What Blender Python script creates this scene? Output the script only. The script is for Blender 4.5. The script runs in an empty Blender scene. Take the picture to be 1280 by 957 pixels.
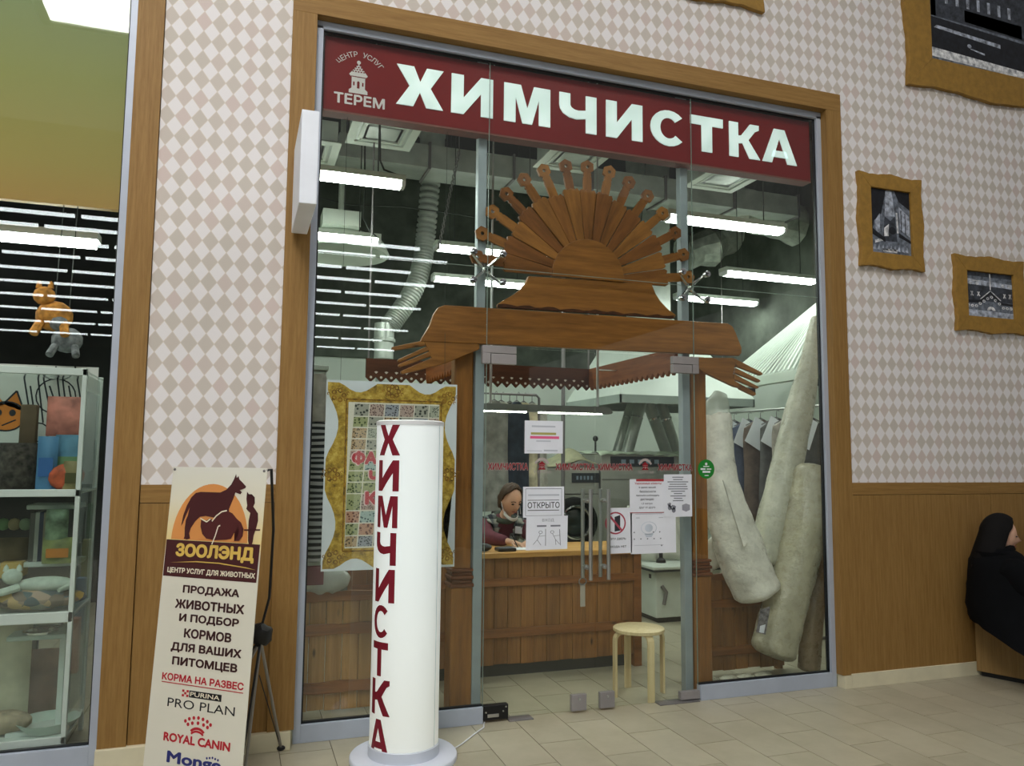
import bpy, bmesh, math, random
from mathutils import Vector, Matrix
from mathutils.geometry import delaunay_2d_cdt

random.seed(11)
sc = bpy.context.scene
COL = sc.collection
PI = math.pi

# ---------------------------------------------------------------- camera, world, light, exposure
FPX = 984.0
EX = Vector((2855.28, 119.03, FPX)).normalized()
EZ = Vector((94.34, -10396.0, FPX)); EZ = (EZ - EX * EZ.dot(EX)).normalized()
EY = EZ.cross(EX)
CAM = Vector((-0.363, -4.699, 1.6))
def w_of(c): return Vector((EX.dot(c), EY.dot(c), EZ.dot(c)))
cd = bpy.data.cameras.new('camera'); cd.sensor_width = 36.0; cd.lens = 36.0 * FPX / 1280.0
cd.clip_start = 0.05; cd.clip_end = 200
cam = bpy.data.objects.new('camera', cd); COL.objects.link(cam)
r_, u_, f_ = w_of(Vector((1, 0, 0))), w_of(Vector((0, -1, 0))), w_of(Vector((0, 0, 1)))
cam.matrix_world = Matrix(((r_.x, u_.x, -f_.x, CAM.x), (r_.y, u_.y, -f_.y, CAM.y), (r_.z, u_.z, -f_.z, CAM.z), (0, 0, 0, 1)))
sc.camera = cam

wd = bpy.data.worlds.new('world'); sc.world = wd; wd.use_nodes = True
WORLD_AMB = 0.19
wd.node_tree.nodes['Background'].inputs[0].default_value = (1.0, 0.985, 0.965, 1)
wd.node_tree.nodes['Background'].inputs[1].default_value = WORLD_AMB

SKYLIGHT = 15.5        # roof light over the mall passage and the added second panel
TUBE = 40.0            # fluorescent tubes in the shop
HALL = 11.0            # light lines in the hall across the passage
vs = sc.view_settings
vs.view_transform = 'Standard'; vs.look = 'None'; vs.gamma = 1.0; vs.exposure = 0.0
vs.use_curve_mapping = False
sc.cycles.transparent_max_bounces = 24
sc.cycles.max_bounces = 8
sc.cycles.sample_clamp_indirect = 4.0

# ---------------------------------------------------------------- survey helpers
def P(px, py, y=0.0):
    """point of the plane at depth y that a sight line of the survey meets"""
    d = w_of(Vector((px - 640, py - 478.5, FPX)))
    return CAM + d * ((y - CAM.y) / d.y)
def G(px, py, z=0.0):
    d = w_of(Vector((px - 640, py - 478.5, FPX)))
    return CAM + d * ((z - CAM.z) / d.z)

# ---------------------------------------------------------------- mesh helpers
WPOS = {}
def wpos(o):
    return WPOS.get(o.name, Vector((0, 0, 0))) if o else Vector((0, 0, 0))
def tag(o, label=None, cat=None, group=None, kind=None):
    if label: o['label'] = label
    if cat: o['category'] = cat
    if group: o['group'] = group
    if kind: o['kind'] = kind
    return o
def thing(name, label, cat, loc=(0, 0, 0), group=None, rot=None, kind=None):
    o = bpy.data.objects.new(name, None); COL.objects.link(o)
    o.empty_display_size = 0.1
    o.location = loc; WPOS[o.name] = Vector(loc)
    if rot: o.rotation_euler = rot
    return tag(o, label, cat, group, kind)

class MB:
    def __init__(s): s.v = []; s.f = []; s.m = []; s.uv = None
    def add(s, vs, fs, mi=0):
        b = len(s.v); s.v += [tuple(p) for p in vs]
        for q in fs: s.f.append(tuple(b + i for i in q)); s.m.append(mi)
        return s
    def box(s, x0, x1, y0, y1, z0, z1, mi=0):
        return s.add([(x0, y0, z0), (x1, y0, z0), (x1, y1, z0), (x0, y1, z0), (x0, y0, z1), (x1, y0, z1), (x1, y1, z1), (x0, y1, z1)],
                     [(0, 3, 2, 1), (4, 5, 6, 7), (0, 1, 5, 4), (1, 2, 6, 5), (2, 3, 7, 6), (3, 0, 4, 7)], mi)
    def prism(s, pts, fn0, fn1, mi=0):
        """closed outline pts (u,v); fn0/fn1 map it to the front and the back face"""
        n = len(pts)
        a = sum(pts[i][0] * pts[(i + 1) % n][1] - pts[(i + 1) % n][0] * pts[i][1] for i in range(n))
        if a < 0: pts = pts[::-1]
        vs = [fn0(*p) for p in pts] + [fn1(*p) for p in pts]
        fs = [tuple(range(n)), tuple(range(2 * n - 1, n - 1, -1))] + [(i, i + n, (i + 1) % n + n, (i + 1) % n) for i in range(n)]
        return s.add(vs, fs, mi)
    def xz(s, pts, y0, y1, mi=0):
        return s.prism(pts, lambda u, v: (u, y0, v), lambda u, v: (u, y1, v), mi)
    def yz(s, pts, x0, x1, mi=0):
        return s.prism(pts, lambda u, v: (x0, u, v), lambda u, v: (x1, u, v), mi)
    def xy(s, pts, z0, z1, mi=0):
        return s.prism(pts, lambda u, v: (u, v, z1), lambda u, v: (u, v, z0), mi)
    def tube(s, pts, r, n=8, mi=0, cap=True):
        pts = [Vector(p) for p in pts]; k = len(pts)
        rs = r if isinstance(r, (list, tuple)) else [r] * k
        vs = []; up = None
        for i, p in enumerate(pts):
            t = (pts[min(i + 1, k - 1)] - pts[max(i - 1, 0)]).normalized()
            if up is None:
                up = Vector((0, 0, 1)) if abs(t.z) < 0.9 else Vector((0, 1, 0))
            a = t.cross(up).normalized(); up = a.cross(t).normalized()
            for j in range(n):
                q = 2 * PI * j / n
                vs.append(p + (a * math.cos(q) + up * math.sin(q)) * rs[i])
        fs = [(i * n + j, i * n + (j + 1) % n, (i + 1) * n + (j + 1) % n, (i + 1) * n + j) for i in range(k - 1) for j in range(n)]
        if cap: fs += [tuple(range(n - 1, -1, -1)), tuple((k - 1) * n + j for j in range(n))]
        return s.add(vs, fs, mi)
    def lathe(s, prof, c=(0, 0, 0), n=24, mi=0, axis='z', cap=True):
        c = Vector(c); vs = []
        for r, h in prof:
            for j in range(n):
                q = 2 * PI * j / n; a, b = r * math.cos(q), r * math.sin(q)
                vs.append(c + (Vector((a, b, h)) if axis == 'z' else Vector((a, h, b)) if axis == 'y' else Vector((h, a, b))))
        k = len(prof)
        fs = [(i * n + j, i * n + (j + 1) % n, (i + 1) * n + (j + 1) % n, (i + 1) * n + j) for i in range(k - 1) for j in range(n)]
        if cap: fs += [tuple(range(n - 1, -1, -1)), tuple((k - 1) * n + j for j in range(n))]
        return s.add(vs, fs, mi)
    def ball(s, c, r, n=12, mi=0, fn=None):
        rx, ry, rz = (r, r, r) if not isinstance(r, (tuple, list)) else r
        c = Vector(c); vs = [c + Vector((0, 0, -rz))]; m = n // 2
        for i in range(1, m):
            t = -PI / 2 + PI * i / m
            for j in range(n):
                q = 2 * PI * j / n
                vs.append(c + Vector((rx * math.cos(t) * math.cos(q), ry * math.cos(t) * math.sin(q), rz * math.sin(t))))
        vs.append(c + Vector((0, 0, rz)))
        if fn: vs = [fn(v) for v in vs]
        fs = [(0, 1 + (j + 1) % n, 1 + j) for j in range(n)]
        fs += [(1 + i * n + j, 1 + i * n + (j + 1) % n, 1 + (i + 1) * n + (j + 1) % n, 1 + (i + 1) * n + j) for i in range(m - 2) for j in range(n)]
        L = len(vs) - 1; b = 1 + (m - 2) * n
        fs += [(b + j, b + (j + 1) % n, L) for j in range(n)]
        return s.add(vs, fs, mi)
    def surf(s, fn, nu, nv, mi=0, wrap=False):
        vs = [fn(i / (nu if wrap else nu - 1), j / (nv - 1)) for i in range(nu) for j in range(nv)]
        fs = []
        for i in range(nu if wrap else nu - 1):
            for j in range(nv - 1):
                a = i * nv + j; b = ((i + 1) % nu) * nv + j
                fs.append((a, b, b + 1, a + 1))
        return s.add(vs, fs, mi)
    def build(s, name, mat, parent=None, label=None, cat=None, group=None, kind=None, smooth=False, bevel=0, local=False, angle=40, solid=0, sub=0, segs=2):
        me = bpy.data.meshes.new(name)
        vs = [Vector(v) for v in s.v]
        if parent is None:
            xs = [v.x for v in vs]; ys = [v.y for v in vs]; zs = [v.z for v in vs]
            org = Vector(((min(xs) + max(xs)) / 2, (min(ys) + max(ys)) / 2, min(zs)))
        else:
            org = Vector((0, 0, 0)) if local else wpos(parent)
            if not local:
                xs = [v.x for v in vs]; ys = [v.y for v in vs]; zs = [v.z for v in vs]
                own = Vector(((min(xs) + max(xs)) / 2, (min(ys) + max(ys)) / 2, min(zs)))
        loc = org if parent is None else (Vector((0, 0, 0)) if local else own - org)
        sub0 = org if parent is None else (Vector((0, 0, 0)) if local else own)
        me.from_pydata([v - sub0 for v in vs], [], s.f)
        mats = mat if isinstance(mat, (list, tuple)) else [mat]
        for q in mats: me.materials.append(q)
        if len(mats) > 1:
            for p, i in zip(me.polygons, s.m): p.material_index = i
        if smooth:
            me.shade_smooth()
            if angle < 170: me.set_sharp_from_angle(angle=math.radians(angle))
        me.update()
        o = bpy.data.objects.new(name, me); COL.objects.link(o)
        o.location = loc
        WPOS[o.name] = sub0 if not local else Vector((0, 0, 0))
        if parent is not None: o.parent = parent
        if bevel:
            b = o.modifiers.new('bevel', 'BEVEL'); b.width = bevel; b.segments = segs; b.limit_method = 'ANGLE'; b.angle_limit = math.radians(35)
        if solid:
            b = o.modifiers.new('solid', 'SOLIDIFY'); b.thickness = solid; b.offset = 0
        if sub:
            b = o.modifiers.new('sub', 'SUBSURF'); b.levels = sub; b.render_levels = sub
        return tag(o, label, cat, group, kind)

def dup(o, loc, rotz=None, parent=None, label=None, scale=None):
    """copy a thing with its parts and sub-parts; mesh data is shared"""
    c = o.copy(); COL.objects.link(c); c.parent = parent
    if loc is not None: c.location = loc; WPOS[c.name] = Vector(loc)
    if rotz is not None: c.rotation_euler.z = rotz
    if scale is not None: c.scale = scale
    if label: c['label'] = label
    for ch in [k for k in o.children]: dup(ch, None, parent=c)
    return c

# ---------------------------------------------------------------- materials
def lin(c):
    c = [x / 255.0 for x in c]
    return tuple((x / 12.92 if x <= 0.04045 else ((x + 0.055) / 1.055) ** 2.4) for x in c) + (1.0,)
class NT:
    def __init__(s, name):
        s.mat = bpy.data.materials.new(name); s.mat.use_nodes = True
        s.t = s.mat.node_tree; s.n = s.t.nodes; s.l = s.t.links
        s.bsdf = s.n['Principled BSDF']; s.out = s.n['Material Output']
    def node(s, typ, **kw):
        q = s.n.new(typ)
        for k, v in kw.items(): setattr(q, k, v)
        return q
    def link(s, a, b): s.l.new(a, b)
    def val(s, sock, v):
        if hasattr(v, 'is_linked') or hasattr(v, 'links'): s.l.new(v, sock)
        else: sock.default_value = v
    def math(s, op, a, b=0.0, c=None):
        q = s.node('ShaderNodeMath', operation=op); s.val(q.inputs[0], a); s.val(q.inputs[1], b)
        if c is not None: s.val(q.inputs[2], c)
        return q.outputs[0]
    def mix(s, f, a, b):
        q = s.node('ShaderNodeMix', data_type='RGBA'); s.val(q.inputs[0], f); s.val(q.inputs[6], a); s.val(q.inputs[7], b)
        return q.outputs[2]
    def ramp(s, f, stops):
        q = s.node('ShaderNodeValToRGB'); s.link(f, q.inputs[0]); e = q.color_ramp.elements
        while len(e) < len(stops): e.new(0.5)
        for el, (p, c) in zip(e, stops): el.position = p; el.color = c
        return q.outputs[0]
    def coord(s, which='Object', scale=(1, 1, 1), rnd=False):
        tc = s.node('ShaderNodeTexCoord'); mp = s.node('ShaderNodeMapping'); mp.inputs['Scale'].default_value = scale
        if which == 'World':
            g = s.node('ShaderNodeNewGeometry'); src = g.outputs['Position']
        else: src = tc.outputs[which]
        if rnd:
            oi = s.node('ShaderNodeObjectInfo'); ad = s.node('ShaderNodeVectorMath', operation='ADD')
            sx = s.math('MULTIPLY', oi.outputs['Random'], 37.0)
            cb = s.node('ShaderNodeCombineXYZ'); s.link(sx, cb.inputs[0]); s.link(sx, cb.inputs[1]); s.link(sx, cb.inputs[2])
            s.link(src, ad.inputs[0]); s.link(cb.outputs[0], ad.inputs[1]); src = ad.outputs[0]
        s.link(src, mp.inputs['Vector']); return mp.outputs[0]
    def noise(s, vec, scale, detail=3, rough=0.55):
        q = s.node('ShaderNodeTexNoise'); q.inputs['Scale'].default_value = scale; q.inputs['Detail'].default_value = detail
        q.inputs['Roughness'].default_value = rough; s.link(vec, q.inputs['Vector']); return q.outputs[0]
    def bump(s, h, strength=0.2, dist=0.01):
        q = s.node('ShaderNodeBump'); q.inputs['Strength'].default_value = strength; q.inputs['Distance'].default_value = dist
        s.link(h, q.inputs['Height']); s.link(q.outputs[0], s.bsdf.inputs['Normal'])
    def fin(s, color, rough=0.5, metal=0.0, spec=0.5):
        s.val(s.bsdf.inputs['Base Color'], color); s.val(s.bsdf.inputs['Roughness'], rough); s.bsdf.inputs['Metallic'].default_value = metal
        s.bsdf.inputs['Specular IOR Level'].default_value = spec
        return s.mat
_MC = {}
def plain(name, c, rough=0.6, metal=0.0, spec=0.4, var=0.06, vscale=6.0, bump=0.0, bscale=60.0, rnd=0.0):
    if name in _MC: return _MC[name]
    t = NT(name); vec = t.coord('Object', rnd=True)
    n = t.noise(vec, vscale)
    a = lin([max(0, x * (1 - var)) for x in c]); b = lin([min(255, x * (1 + var)) for x in c])
    colr = t.ramp(n, [(0.3, a), (0.7, b)])
    if rnd:
        oi = t.node('ShaderNodeObjectInfo'); hs = t.node('ShaderNodeHueSaturation')
        t.link(t.math('MULTIPLY_ADD', oi.outputs['Random'], 2 * rnd, 1 - rnd), hs.inputs['Value']); t.link(colr, hs.inputs['Color']); colr = hs.outputs[0]
    if bump: t.bump(t.noise(vec, bscale, 4), bump, 0.004)
    _MC[name] = t.fin(colr, rough, metal, spec); return _MC[name]
def emit(name, c, strength, base=(230, 230, 230)):
    if name in _MC: return _MC[name]
    t = NT(name); t.fin(lin(base), 0.4)
    t.bsdf.inputs['Emission Color'].default_value = lin(c); t.bsdf.inputs['Emission Strength'].default_value = strength
    _MC[name] = t.mat; return t.mat
def wood(name, dark, light, axis='z', fine=14.0, rough=0.5, spec=0.35, knots=False, bump=0.12, rnd=0.08, coord='Object', long=0.9):
    if name in _MC: return _MC[name]
    t = NT(name)
    k = {'x': (long, fine, fine), 'y': (fine, long, fine), 'z': (fine, fine, long)}[axis]
    vec = t.coord(coord, k, rnd=(coord == 'Object'))
    n1 = t.noise(vec, 1.6, 5, 0.6); n2 = t.noise(vec, 6.0, 3, 0.6)
    f = t.math('ADD', t.math('MULTIPLY', n1, 0.65), t.math('MULTIPLY', n2, 0.35))
    colr = t.ramp(f, [(0.34, lin(dark)), (0.66, lin(light))])
    if knots:
        kv = t.coord(coord, {'x': (3, 8, 8), 'y': (8, 3, 8), 'z': (8, 8, 3)}[axis], rnd=(coord == 'Object'))
        vo = t.node('ShaderNodeTexVoronoi'); t.link(kv, vo.inputs['Vector']); vo.inputs['Scale'].default_value = 0.9
        kf = t.ramp(vo.outputs['Distance'], [(0.03, (1, 1, 1, 1)), (0.10, (0, 0, 0, 1))])
        colr = t.mix(kf, colr, lin([x * 0.55 for x in dark]))
    if rnd:
        oi = t.node('ShaderNodeObjectInfo'); hs = t.node('ShaderNodeHueSaturation')
        t.link(t.math('MULTIPLY_ADD', oi.outputs['Random'], 2 * rnd, 1 - rnd), hs.inputs['Value']); t.link(colr, hs.inputs['Color']); colr = hs.outputs[0]
    if bump: t.bump(n2, bump, 0.002)
    _MC[name] = t.fin(colr, rough, 0, spec); return _MC[name]
def print_mat(name, c, rough=0.6): return plain(name, c, rough, var=0.02)

def glass_mat(name, tint=(0.955, 0.98, 0.965), ior=1.5, film=0.0):
    t = NT(name); t.n.remove(t.bsdf)
    tr = t.node('ShaderNodeBsdfTransparent'); tr.inputs[0].default_value = tint + (1,)
    gl = t.node('ShaderNodeBsdfGlossy'); gl.inputs['Roughness'].default_value = 0.0; gl.inputs[0].default_value = (1, 1, 1, 1)
    ge = t.node('ShaderNodeNewGeometry')      # the node inverts the index on the inner side; feed it the inverse there
    fr = t.node('ShaderNodeFresnel'); t.link(t.math('ADD', t.math('MULTIPLY', ge.outputs['Backfacing'], 1.0 / ior - ior), ior), fr.inputs[0])
    mx = t.node('ShaderNodeMixShader'); t.link(fr.outputs[0], mx.inputs[0]); t.link(tr.outputs[0], mx.inputs[1]); t.link(gl.outputs[0], mx.inputs[2])
    t.link(mx.outputs[0], t.out.inputs[0]); return t.mat
def film_mat(name, c, alpha, rough=0.25):
    """clear plastic film: part see-through, part glossy"""
    t = NT(name); t.fin(lin(c), rough, 0, 0.7); t.bsdf.inputs['Alpha'].default_value = alpha
    vec = t.coord('Object'); t.bump(t.noise(vec, 14, 4), 0.5, 0.02)
    return t.mat

# ---------------------------------------------------------------- lettering
_TC = {}; LAYN = {}
def text_geo(s, bold=0.0, res=3, spacing=1.0):
    k = (s, bold, res, spacing)
    if k in _TC: return _TC[k]
    cu = bpy.data.curves.new('t', 'FONT'); cu.body = s; cu.size = 1.0; cu.fill_mode = 'NONE'; cu.resolution_u = res; cu.space_character = spacing
    o = bpy.data.objects.new('t', cu); COL.objects.link(o)
    bpy.context.view_layer.update()
    ev = o.evaluated_get(bpy.context.evaluated_depsgraph_get()); me = ev.to_mesh()
    pv = [(p.co.x, p.co.y) for p in me.vertices]; ed = [tuple(e.vertices) for e in me.edges]
    ev.to_mesh_clear(); bpy.data.objects.remove(o); bpy.data.curves.remove(cu)
    nb = {}
    for a, b in ed: nb.setdefault(a, []).append(b); nb.setdefault(b, []).append(a)
    loops, seen = [], set()
    for st in sorted(nb):
        if st in seen: continue
        lp = [st]; seen.add(st); cur = st
        nxt = st + 1 if st + 1 in nb[st] else nb[st][0]
        while nxt not in seen:
            lp.append(nxt); seen.add(nxt); cur = nxt
            q = [x for x in nb[cur] if x not in seen]
            if not q: break
            nxt = q[0]
        loops.append(lp)
    # fill by winding number, so that outlines which cross themselves come out whole
    seg = [(pv[l[i]], pv[l[(i + 1) % len(l)]]) for l in loops for i in range(len(l))]
    v, f = [], []
    if pv:
        cv, _, cf, _, _, _ = delaunay_2d_cdt([Vector(p) for p in pv], [(l[i], l[(i + 1) % len(l)]) for l in loops for i in range(len(l))], [], 0, 1e-5)
        v = [(p.x, p.y) for p in cv]
        for q in cf:
            cx = sum(v[i][0] for i in q) / len(q); cy = sum(v[i][1] for i in q) / len(q); wn = 0
            for (x0, y0), (x1, y1) in seg:
                if (y0 <= cy) != (y1 <= cy):
                    if x0 + (cy - y0) / (y1 - y0) * (x1 - x0) > cx: wn += 1 if y1 > y0 else -1
            if wn: f.append(tuple(q))
    if not v: v = [(0, 0), (1, 0), (1, 1)]; f = [(0, 1, 2)]
    if bold:                       # heavier strokes: the outline struck several times, a little apart
        n = len(v); v0, f0 = v, f; v, f = list(v0), list(f0)
        for e in range(8):
            dx, dy = bold * math.cos(e * PI / 4), bold * math.sin(e * PI / 4)
            f += [tuple(i + n * (e + 1) for i in q) for q in f0]; v += [(a + dx, b + dy) for a, b in v0]
    x0 = min(p[0] for p in v); x1 = max(p[0] for p in v); y0 = min(p[1] for p in v); y1 = max(p[1] for p in v)
    _TC[k] = ([((p[0] - x0) / (x1 - x0), (p[1] - y0) / (y1 - y0)) for p in v], f, x1 - x0, y1 - y0)
    LAYN[k] = len(v) // 9 if bold else len(v)
    return _TC[k]
def letter(ch, t=0.28):
    """bold block capitals as polygons in the unit square"""
    if ch == 'Х':
        a = t * 1.25
        return [[(0, 1), (a, 1), (.5, .5 + .5 * a / 1.0 * .72), (1 - a, 1), (1, 1), (.5 + a * .62, .5), (1, 0), (1 - a, 0), (.5, .5 - .5 * a * .72), (a, 0), (0, 0), (.5 - a * .62, .5)]]
    if ch == 'И': return [[(0, 0), (0, 1), (t, 1), (t, .42), (1 - t * 1.02, 1), (1, 1), (1, 0), (1 - t, 0), (1 - t, .58), (t * 1.02, 0)]]
    if ch == 'М':
        k = t * .85
        return [[(0, 0), (0, 1), (k * 1.45, 1), (.5, .40), (1 - k * 1.45, 1), (1, 1), (1, 0), (1 - k, 0), (1 - k, .68), (.5 + k * .42, 0), (.5 - k * .42, 0), (k, .68), (k, 0)]]
    if ch == 'Ч':
        o = [(0, 1), (t, 1), (t, .70)]
        o += [(t + (.5 - t) * (1 - math.cos(q)) , .70 - .13 * math.sin(q)) for q in (PI / 6, PI / 3, PI / 2)]
        o += [(1 - t, .60), (1 - t, 1), (1, 1), (1, 0), (1 - t, 0), (1 - t, .38), (.46, .33), (.26, .36), (.10, .45), (.02, .57), (0, .68)]
        return [o]
    if ch == 'С':
        o = []; i = []; n = 18
        for k in range(n + 1):
            q = math.radians(42 + (318 - 42) * k / n)
            o.append((.52 + .52 * math.cos(q), .5 + .5 * math.sin(q)))
            q2 = math.radians(40 + (320 - 40) * k / n)
            i.append((.52 + (.52 - t * .95) * math.cos(q2), .5 + (.5 - t * .72) * math.sin(q2)))
        return [[o[k], o[k + 1], i[k + 1], i[k]] for k in range(n)]
    if ch == 'Т': return [[(0, 1), (1, 1), (1, 1 - t * .85), (.5 + t * .55, 1 - t * .85), (.5 + t * .55, 0), (.5 - t * .55, 0), (.5 - t * .55, 1 - t * .85), (0, 1 - t * .85)]]
    if ch == 'К': return [[(0, 0), (0, 1), (t, 1), (t, .62), (t + .10, .64), (1 - t * 1.1, 1), (.97, 1), (.97, .86), (.84, .80), (.62, .53), (1, 0), (1 - t * 1.2, 0), (t + .14, .42), (t, .40), (t, 0)]]
    if ch == 'А':
        k = t * .95
        return [[(0, 0), (k, 0), (.5, .74), (.5, 1), (.5 - k * .55, 1)], [(1, 0), (1 - k, 0), (.5, .74), (.5, 1), (.5 + k * .55, 1)],
                [(k * .7 + .06, .17), (1 - k * .7 - .06, .17), (1 - k * .7 - .12, .36), (k * .7 + .12, .36)]]
    if ch == 'О': return letter('С', t) + [[(.9, .16), (1.04, .5), (1.04 - t, .5), (.80, .27)], [(.9, .84), (1.04, .5), (1.04 - t, .5), (.80, .73)]]
    return [[(0, 0), (1, 0), (1, 1), (0, 1)]]
def tri(polys, cuts=0):
    bm = bmesh.new()
    for p in polys:
        try: bm.faces.new([bm.verts.new((x, y, 0)) for x, y in p])
        except Exception: pass
    bmesh.ops.triangulate(bm, faces=bm.faces[:])
    if cuts: bmesh.ops.subdivide_edges(bm, edges=bm.edges[:], cuts=cuts, use_grid_fill=True)
    bm.verts.index_update()
    v = [(q.co.x, q.co.y) for q in bm.verts]; f = [tuple(q.index for q in g.verts) for g in bm.faces]
    bm.free(); return v, f
def lettering(name, s, mat, parent, mapf, u0, v0, w, h, bold=0.0, local=False, spacing=1.0, keep=False, label=None, kind=None):
    """a printed line of text filling the box u0,v0,w,h of mapf(u,v)"""
    v, f, W, H = text_geo(s, bold, 3, spacing)
    if keep:
        k = min(w / W, h / H); w2, h2 = W * k, H * k; u0 += (w - w2) / 2; v0 += (h - h2) / 2; w, h = w2, h2
    m = MB(); ln = LAYN[(s, bold, 3, spacing)]
    o0 = Vector(mapf(0, 0)); nr = (Vector(mapf(1, 0)) - o0).cross(Vector(mapf(0, 1)) - o0).normalized()
    if nr.dot(CAM - o0) < 0: nr = -nr
    m.add([Vector(mapf(u0 + p[0] * w, v0 + p[1] * h)) + nr * (2.5e-5 * (i // ln)) for i, p in enumerate(v)], f)
    return m.build(name, mat, parent, local=local, label=label, kind=kind)
def flat(name, pts_list, mat, parent, mapf, local=False, label=None):
    m = MB()
    for pts in pts_list:
        v, f = tri([pts]); m.add([mapf(a, b) for a, b in v], f)
    return m.build(name, mat, parent, local=local, label=label, kind='stuff' if len(pts_list) > 1 else None)
def circ(cx, cy, rx, ry=None, n=20, a0=0, a1=360):
    ry = rx if ry is None else ry
    full = (a1 - a0) >= 360
    return [(cx + rx * math.cos(math.radians(a0 + (a1 - a0) * i / (n if full else n - 1))), cy + ry * math.sin(math.radians(a0 + (a1 - a0) * i / (n if full else n - 1)))) for i in range(n)]
def ringq(cx, cy, r0, r1, n=24, a0=0, a1=360, sy=1.0):
    q = [math.radians(a0 + (a1 - a0) * i / n) for i in range(n + 1)]
    return [[(cx + r1 * math.cos(q[i]), cy + sy * r1 * math.sin(q[i])), (cx + r1 * math.cos(q[i + 1]), cy + sy * r1 * math.sin(q[i + 1])),
             (cx + r0 * math.cos(q[i + 1]), cy + sy * r0 * math.sin(q[i + 1])), (cx + r0 * math.cos(q[i]), cy + sy * r0 * math.sin(q[i]))] for i in range(n)]
def bar(x0, y0, x1, y1, w):
    dx, dy = x1 - x0, y1 - y0; L = math.hypot(dx, dy) or 1; nx, ny = -dy / L * w / 2, dx / L * w / 2
    return [(x0 + nx, y0 + ny), (x0 - nx, y0 - ny), (x1 - nx, y1 - ny), (x1 + nx, y1 + ny)]

# ---------------------------------------------------------------- shared materials
M_LAM = wood('laminate_panel', (130, 97, 50), (154, 119, 68), 'z', fine=40, rough=0.55, spec=0.25, bump=0.05, rnd=0.0, coord='World', long=2.0)
M_LAMH = wood('laminate_rail', (130, 97, 50), (154, 119, 68), 'x', fine=40, rough=0.55, spec=0.25, bump=0.05, rnd=0.0, coord='World', long=2.0)
M_BENCH = wood('bench_panel', (128, 100, 56), (152, 122, 74), 'z', fine=34, rough=0.5, bump=0.05, rnd=0.0)
M_PINE_X = wood('stained_pine_level', (106, 66, 26), (158, 104, 48), 'x', fine=9, rough=0.42, knots=True, long=0.8)
M_PINE_Z = wood('stained_pine_upright', (106, 66, 26), (158, 104, 48), 'z', fine=9, rough=0.42, knots=False, long=0.8)
M_PINE_D = wood('stained_pine_dark', (84, 42, 20), (120, 66, 32), 'x', fine=9, rough=0.5, long=0.8)
M_PINE_Y = wood('stained_pine_depth', (104, 54, 22), (150, 86, 38), 'y', fine=9, rough=0.5, long=0.8)
M_PLANK_LIT = wood('lit_fence_plank', (138, 98, 50), (188, 144, 88), 'z', fine=12, rough=0.5, knots=True, rnd=0.10)  # same fence wood, lightened in colour for the light on the left fence
M_PLANK = wood('fence_plank', (118, 76, 34), (164, 112, 58), 'z', fine=12, rough=0.5, knots=True, rnd=0.12)
M_RAIL = wood('fence_rail', (112, 68, 30), (154, 98, 50), 'x', fine=12, rough=0.5, knots=True, rnd=0.08)
M_TOPW = wood('counter_top_wood', (176, 126, 62), (212, 164, 92), 'x', fine=12, rough=0.35)
M_BIRCH = wood('birch', (206, 182, 134), (228, 208, 164), 'z', fine=20, rough=0.45, bump=0.04)
M_ALU = plain('grey_aluminium', (176, 184, 198), 0.45, 0.15, 0.5, var=0.02)
M_POST = plain('galvanised_post', (150, 160, 164), 0.5, 0.2, 0.5, var=0.04)
M_GASK = plain('black_gasket', (16, 20, 24), 0.5, var=0.05)
M_STEEL = plain('brushed_steel', (190, 190, 188), 0.28, 0.9, 0.5, var=0.04)
M_DULL = plain('dull_steel', (128, 124, 124), 0.5, 0.5, 0.5, var=0.05)
M_PATCH = plain('hinge_fitting_steel', (146, 141, 140), 0.5, 0.1, 0.4, var=0.05, bump=0.15, bscale=120)
M_CHROME = plain('chrome', (215, 215, 215), 0.12, 1.0, 0.5, var=0.02)
M_CREAM = plain('cream_skirting', (214, 206, 176), 0.45, var=0.03)
M_BLACK = plain('black_plastic', (18, 18, 20), 0.45, var=0.05)
M_WHITE = plain('white_plastic', (226, 228, 230), 0.4, var=0.02)
M_PAPER = plain('paper', (226, 228, 236), 0.8, var=0.02)
M_INK = plain('ink_black', (44, 44, 52), 0.8, var=0.02)
M_GREY = plain('ink_grey', (120, 122, 132), 0.8, var=0.02)
M_PALE = plain('ink_pale', (186, 190, 200), 0.8, var=0.02)
M_REDINK = plain('ink_red', (168, 56, 62), 0.8, var=0.02)
M_PINKINK = plain('ink_pink', (226, 96, 140), 0.8, var=0.02)
M_OLIVEINK = plain('ink_olive', (168, 160, 92), 0.8, var=0.02)
M_CRIM = plain('crimson_letter', (128, 22, 42), 0.45, var=0.03)
M_GLASS = glass_mat('clear_glass')
M_GLASSC = glass_mat('cabinet_glass', (0.94, 0.975, 0.96))
M_FOIL = plain('duct_foil', (190, 196, 184), 0.3, 0.45, 0.5, var=0.14, vscale=9, bump=0.6, bscale=18)
M_DUCT = plain('galvanised_duct', (176, 182, 174), 0.3, 0.25, 0.5, var=0.1, vscale=4)
M_WALLI = plain('shop_wall_paint', (206, 214, 204), 0.7, var=0.03, vscale=1.5)
M_CEILD = plain('dark_ceiling', (27, 30, 27), 0.9, var=0.25, vscale=2.5, bump=0.4, bscale=8)
M_CONC = plain('bare_concrete', (78, 83, 75), 0.9, var=0.2, vscale=3, bump=0.4, bscale=12)
M_CABLE = plain('grey_cable', (62, 66, 62), 0.6, var=0.05)
M_VENT = plain('vent_white', (196, 204, 192), 0.5, var=0.02)
M_VENTD = plain('vent_dark', (40, 44, 40), 0.7, var=0.05)
M_TUBE = emit('lit_tube', (247, 255, 247), TUBE)
M_HALLT = emit('hall_light_line', (245, 252, 255), HALL)
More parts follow.
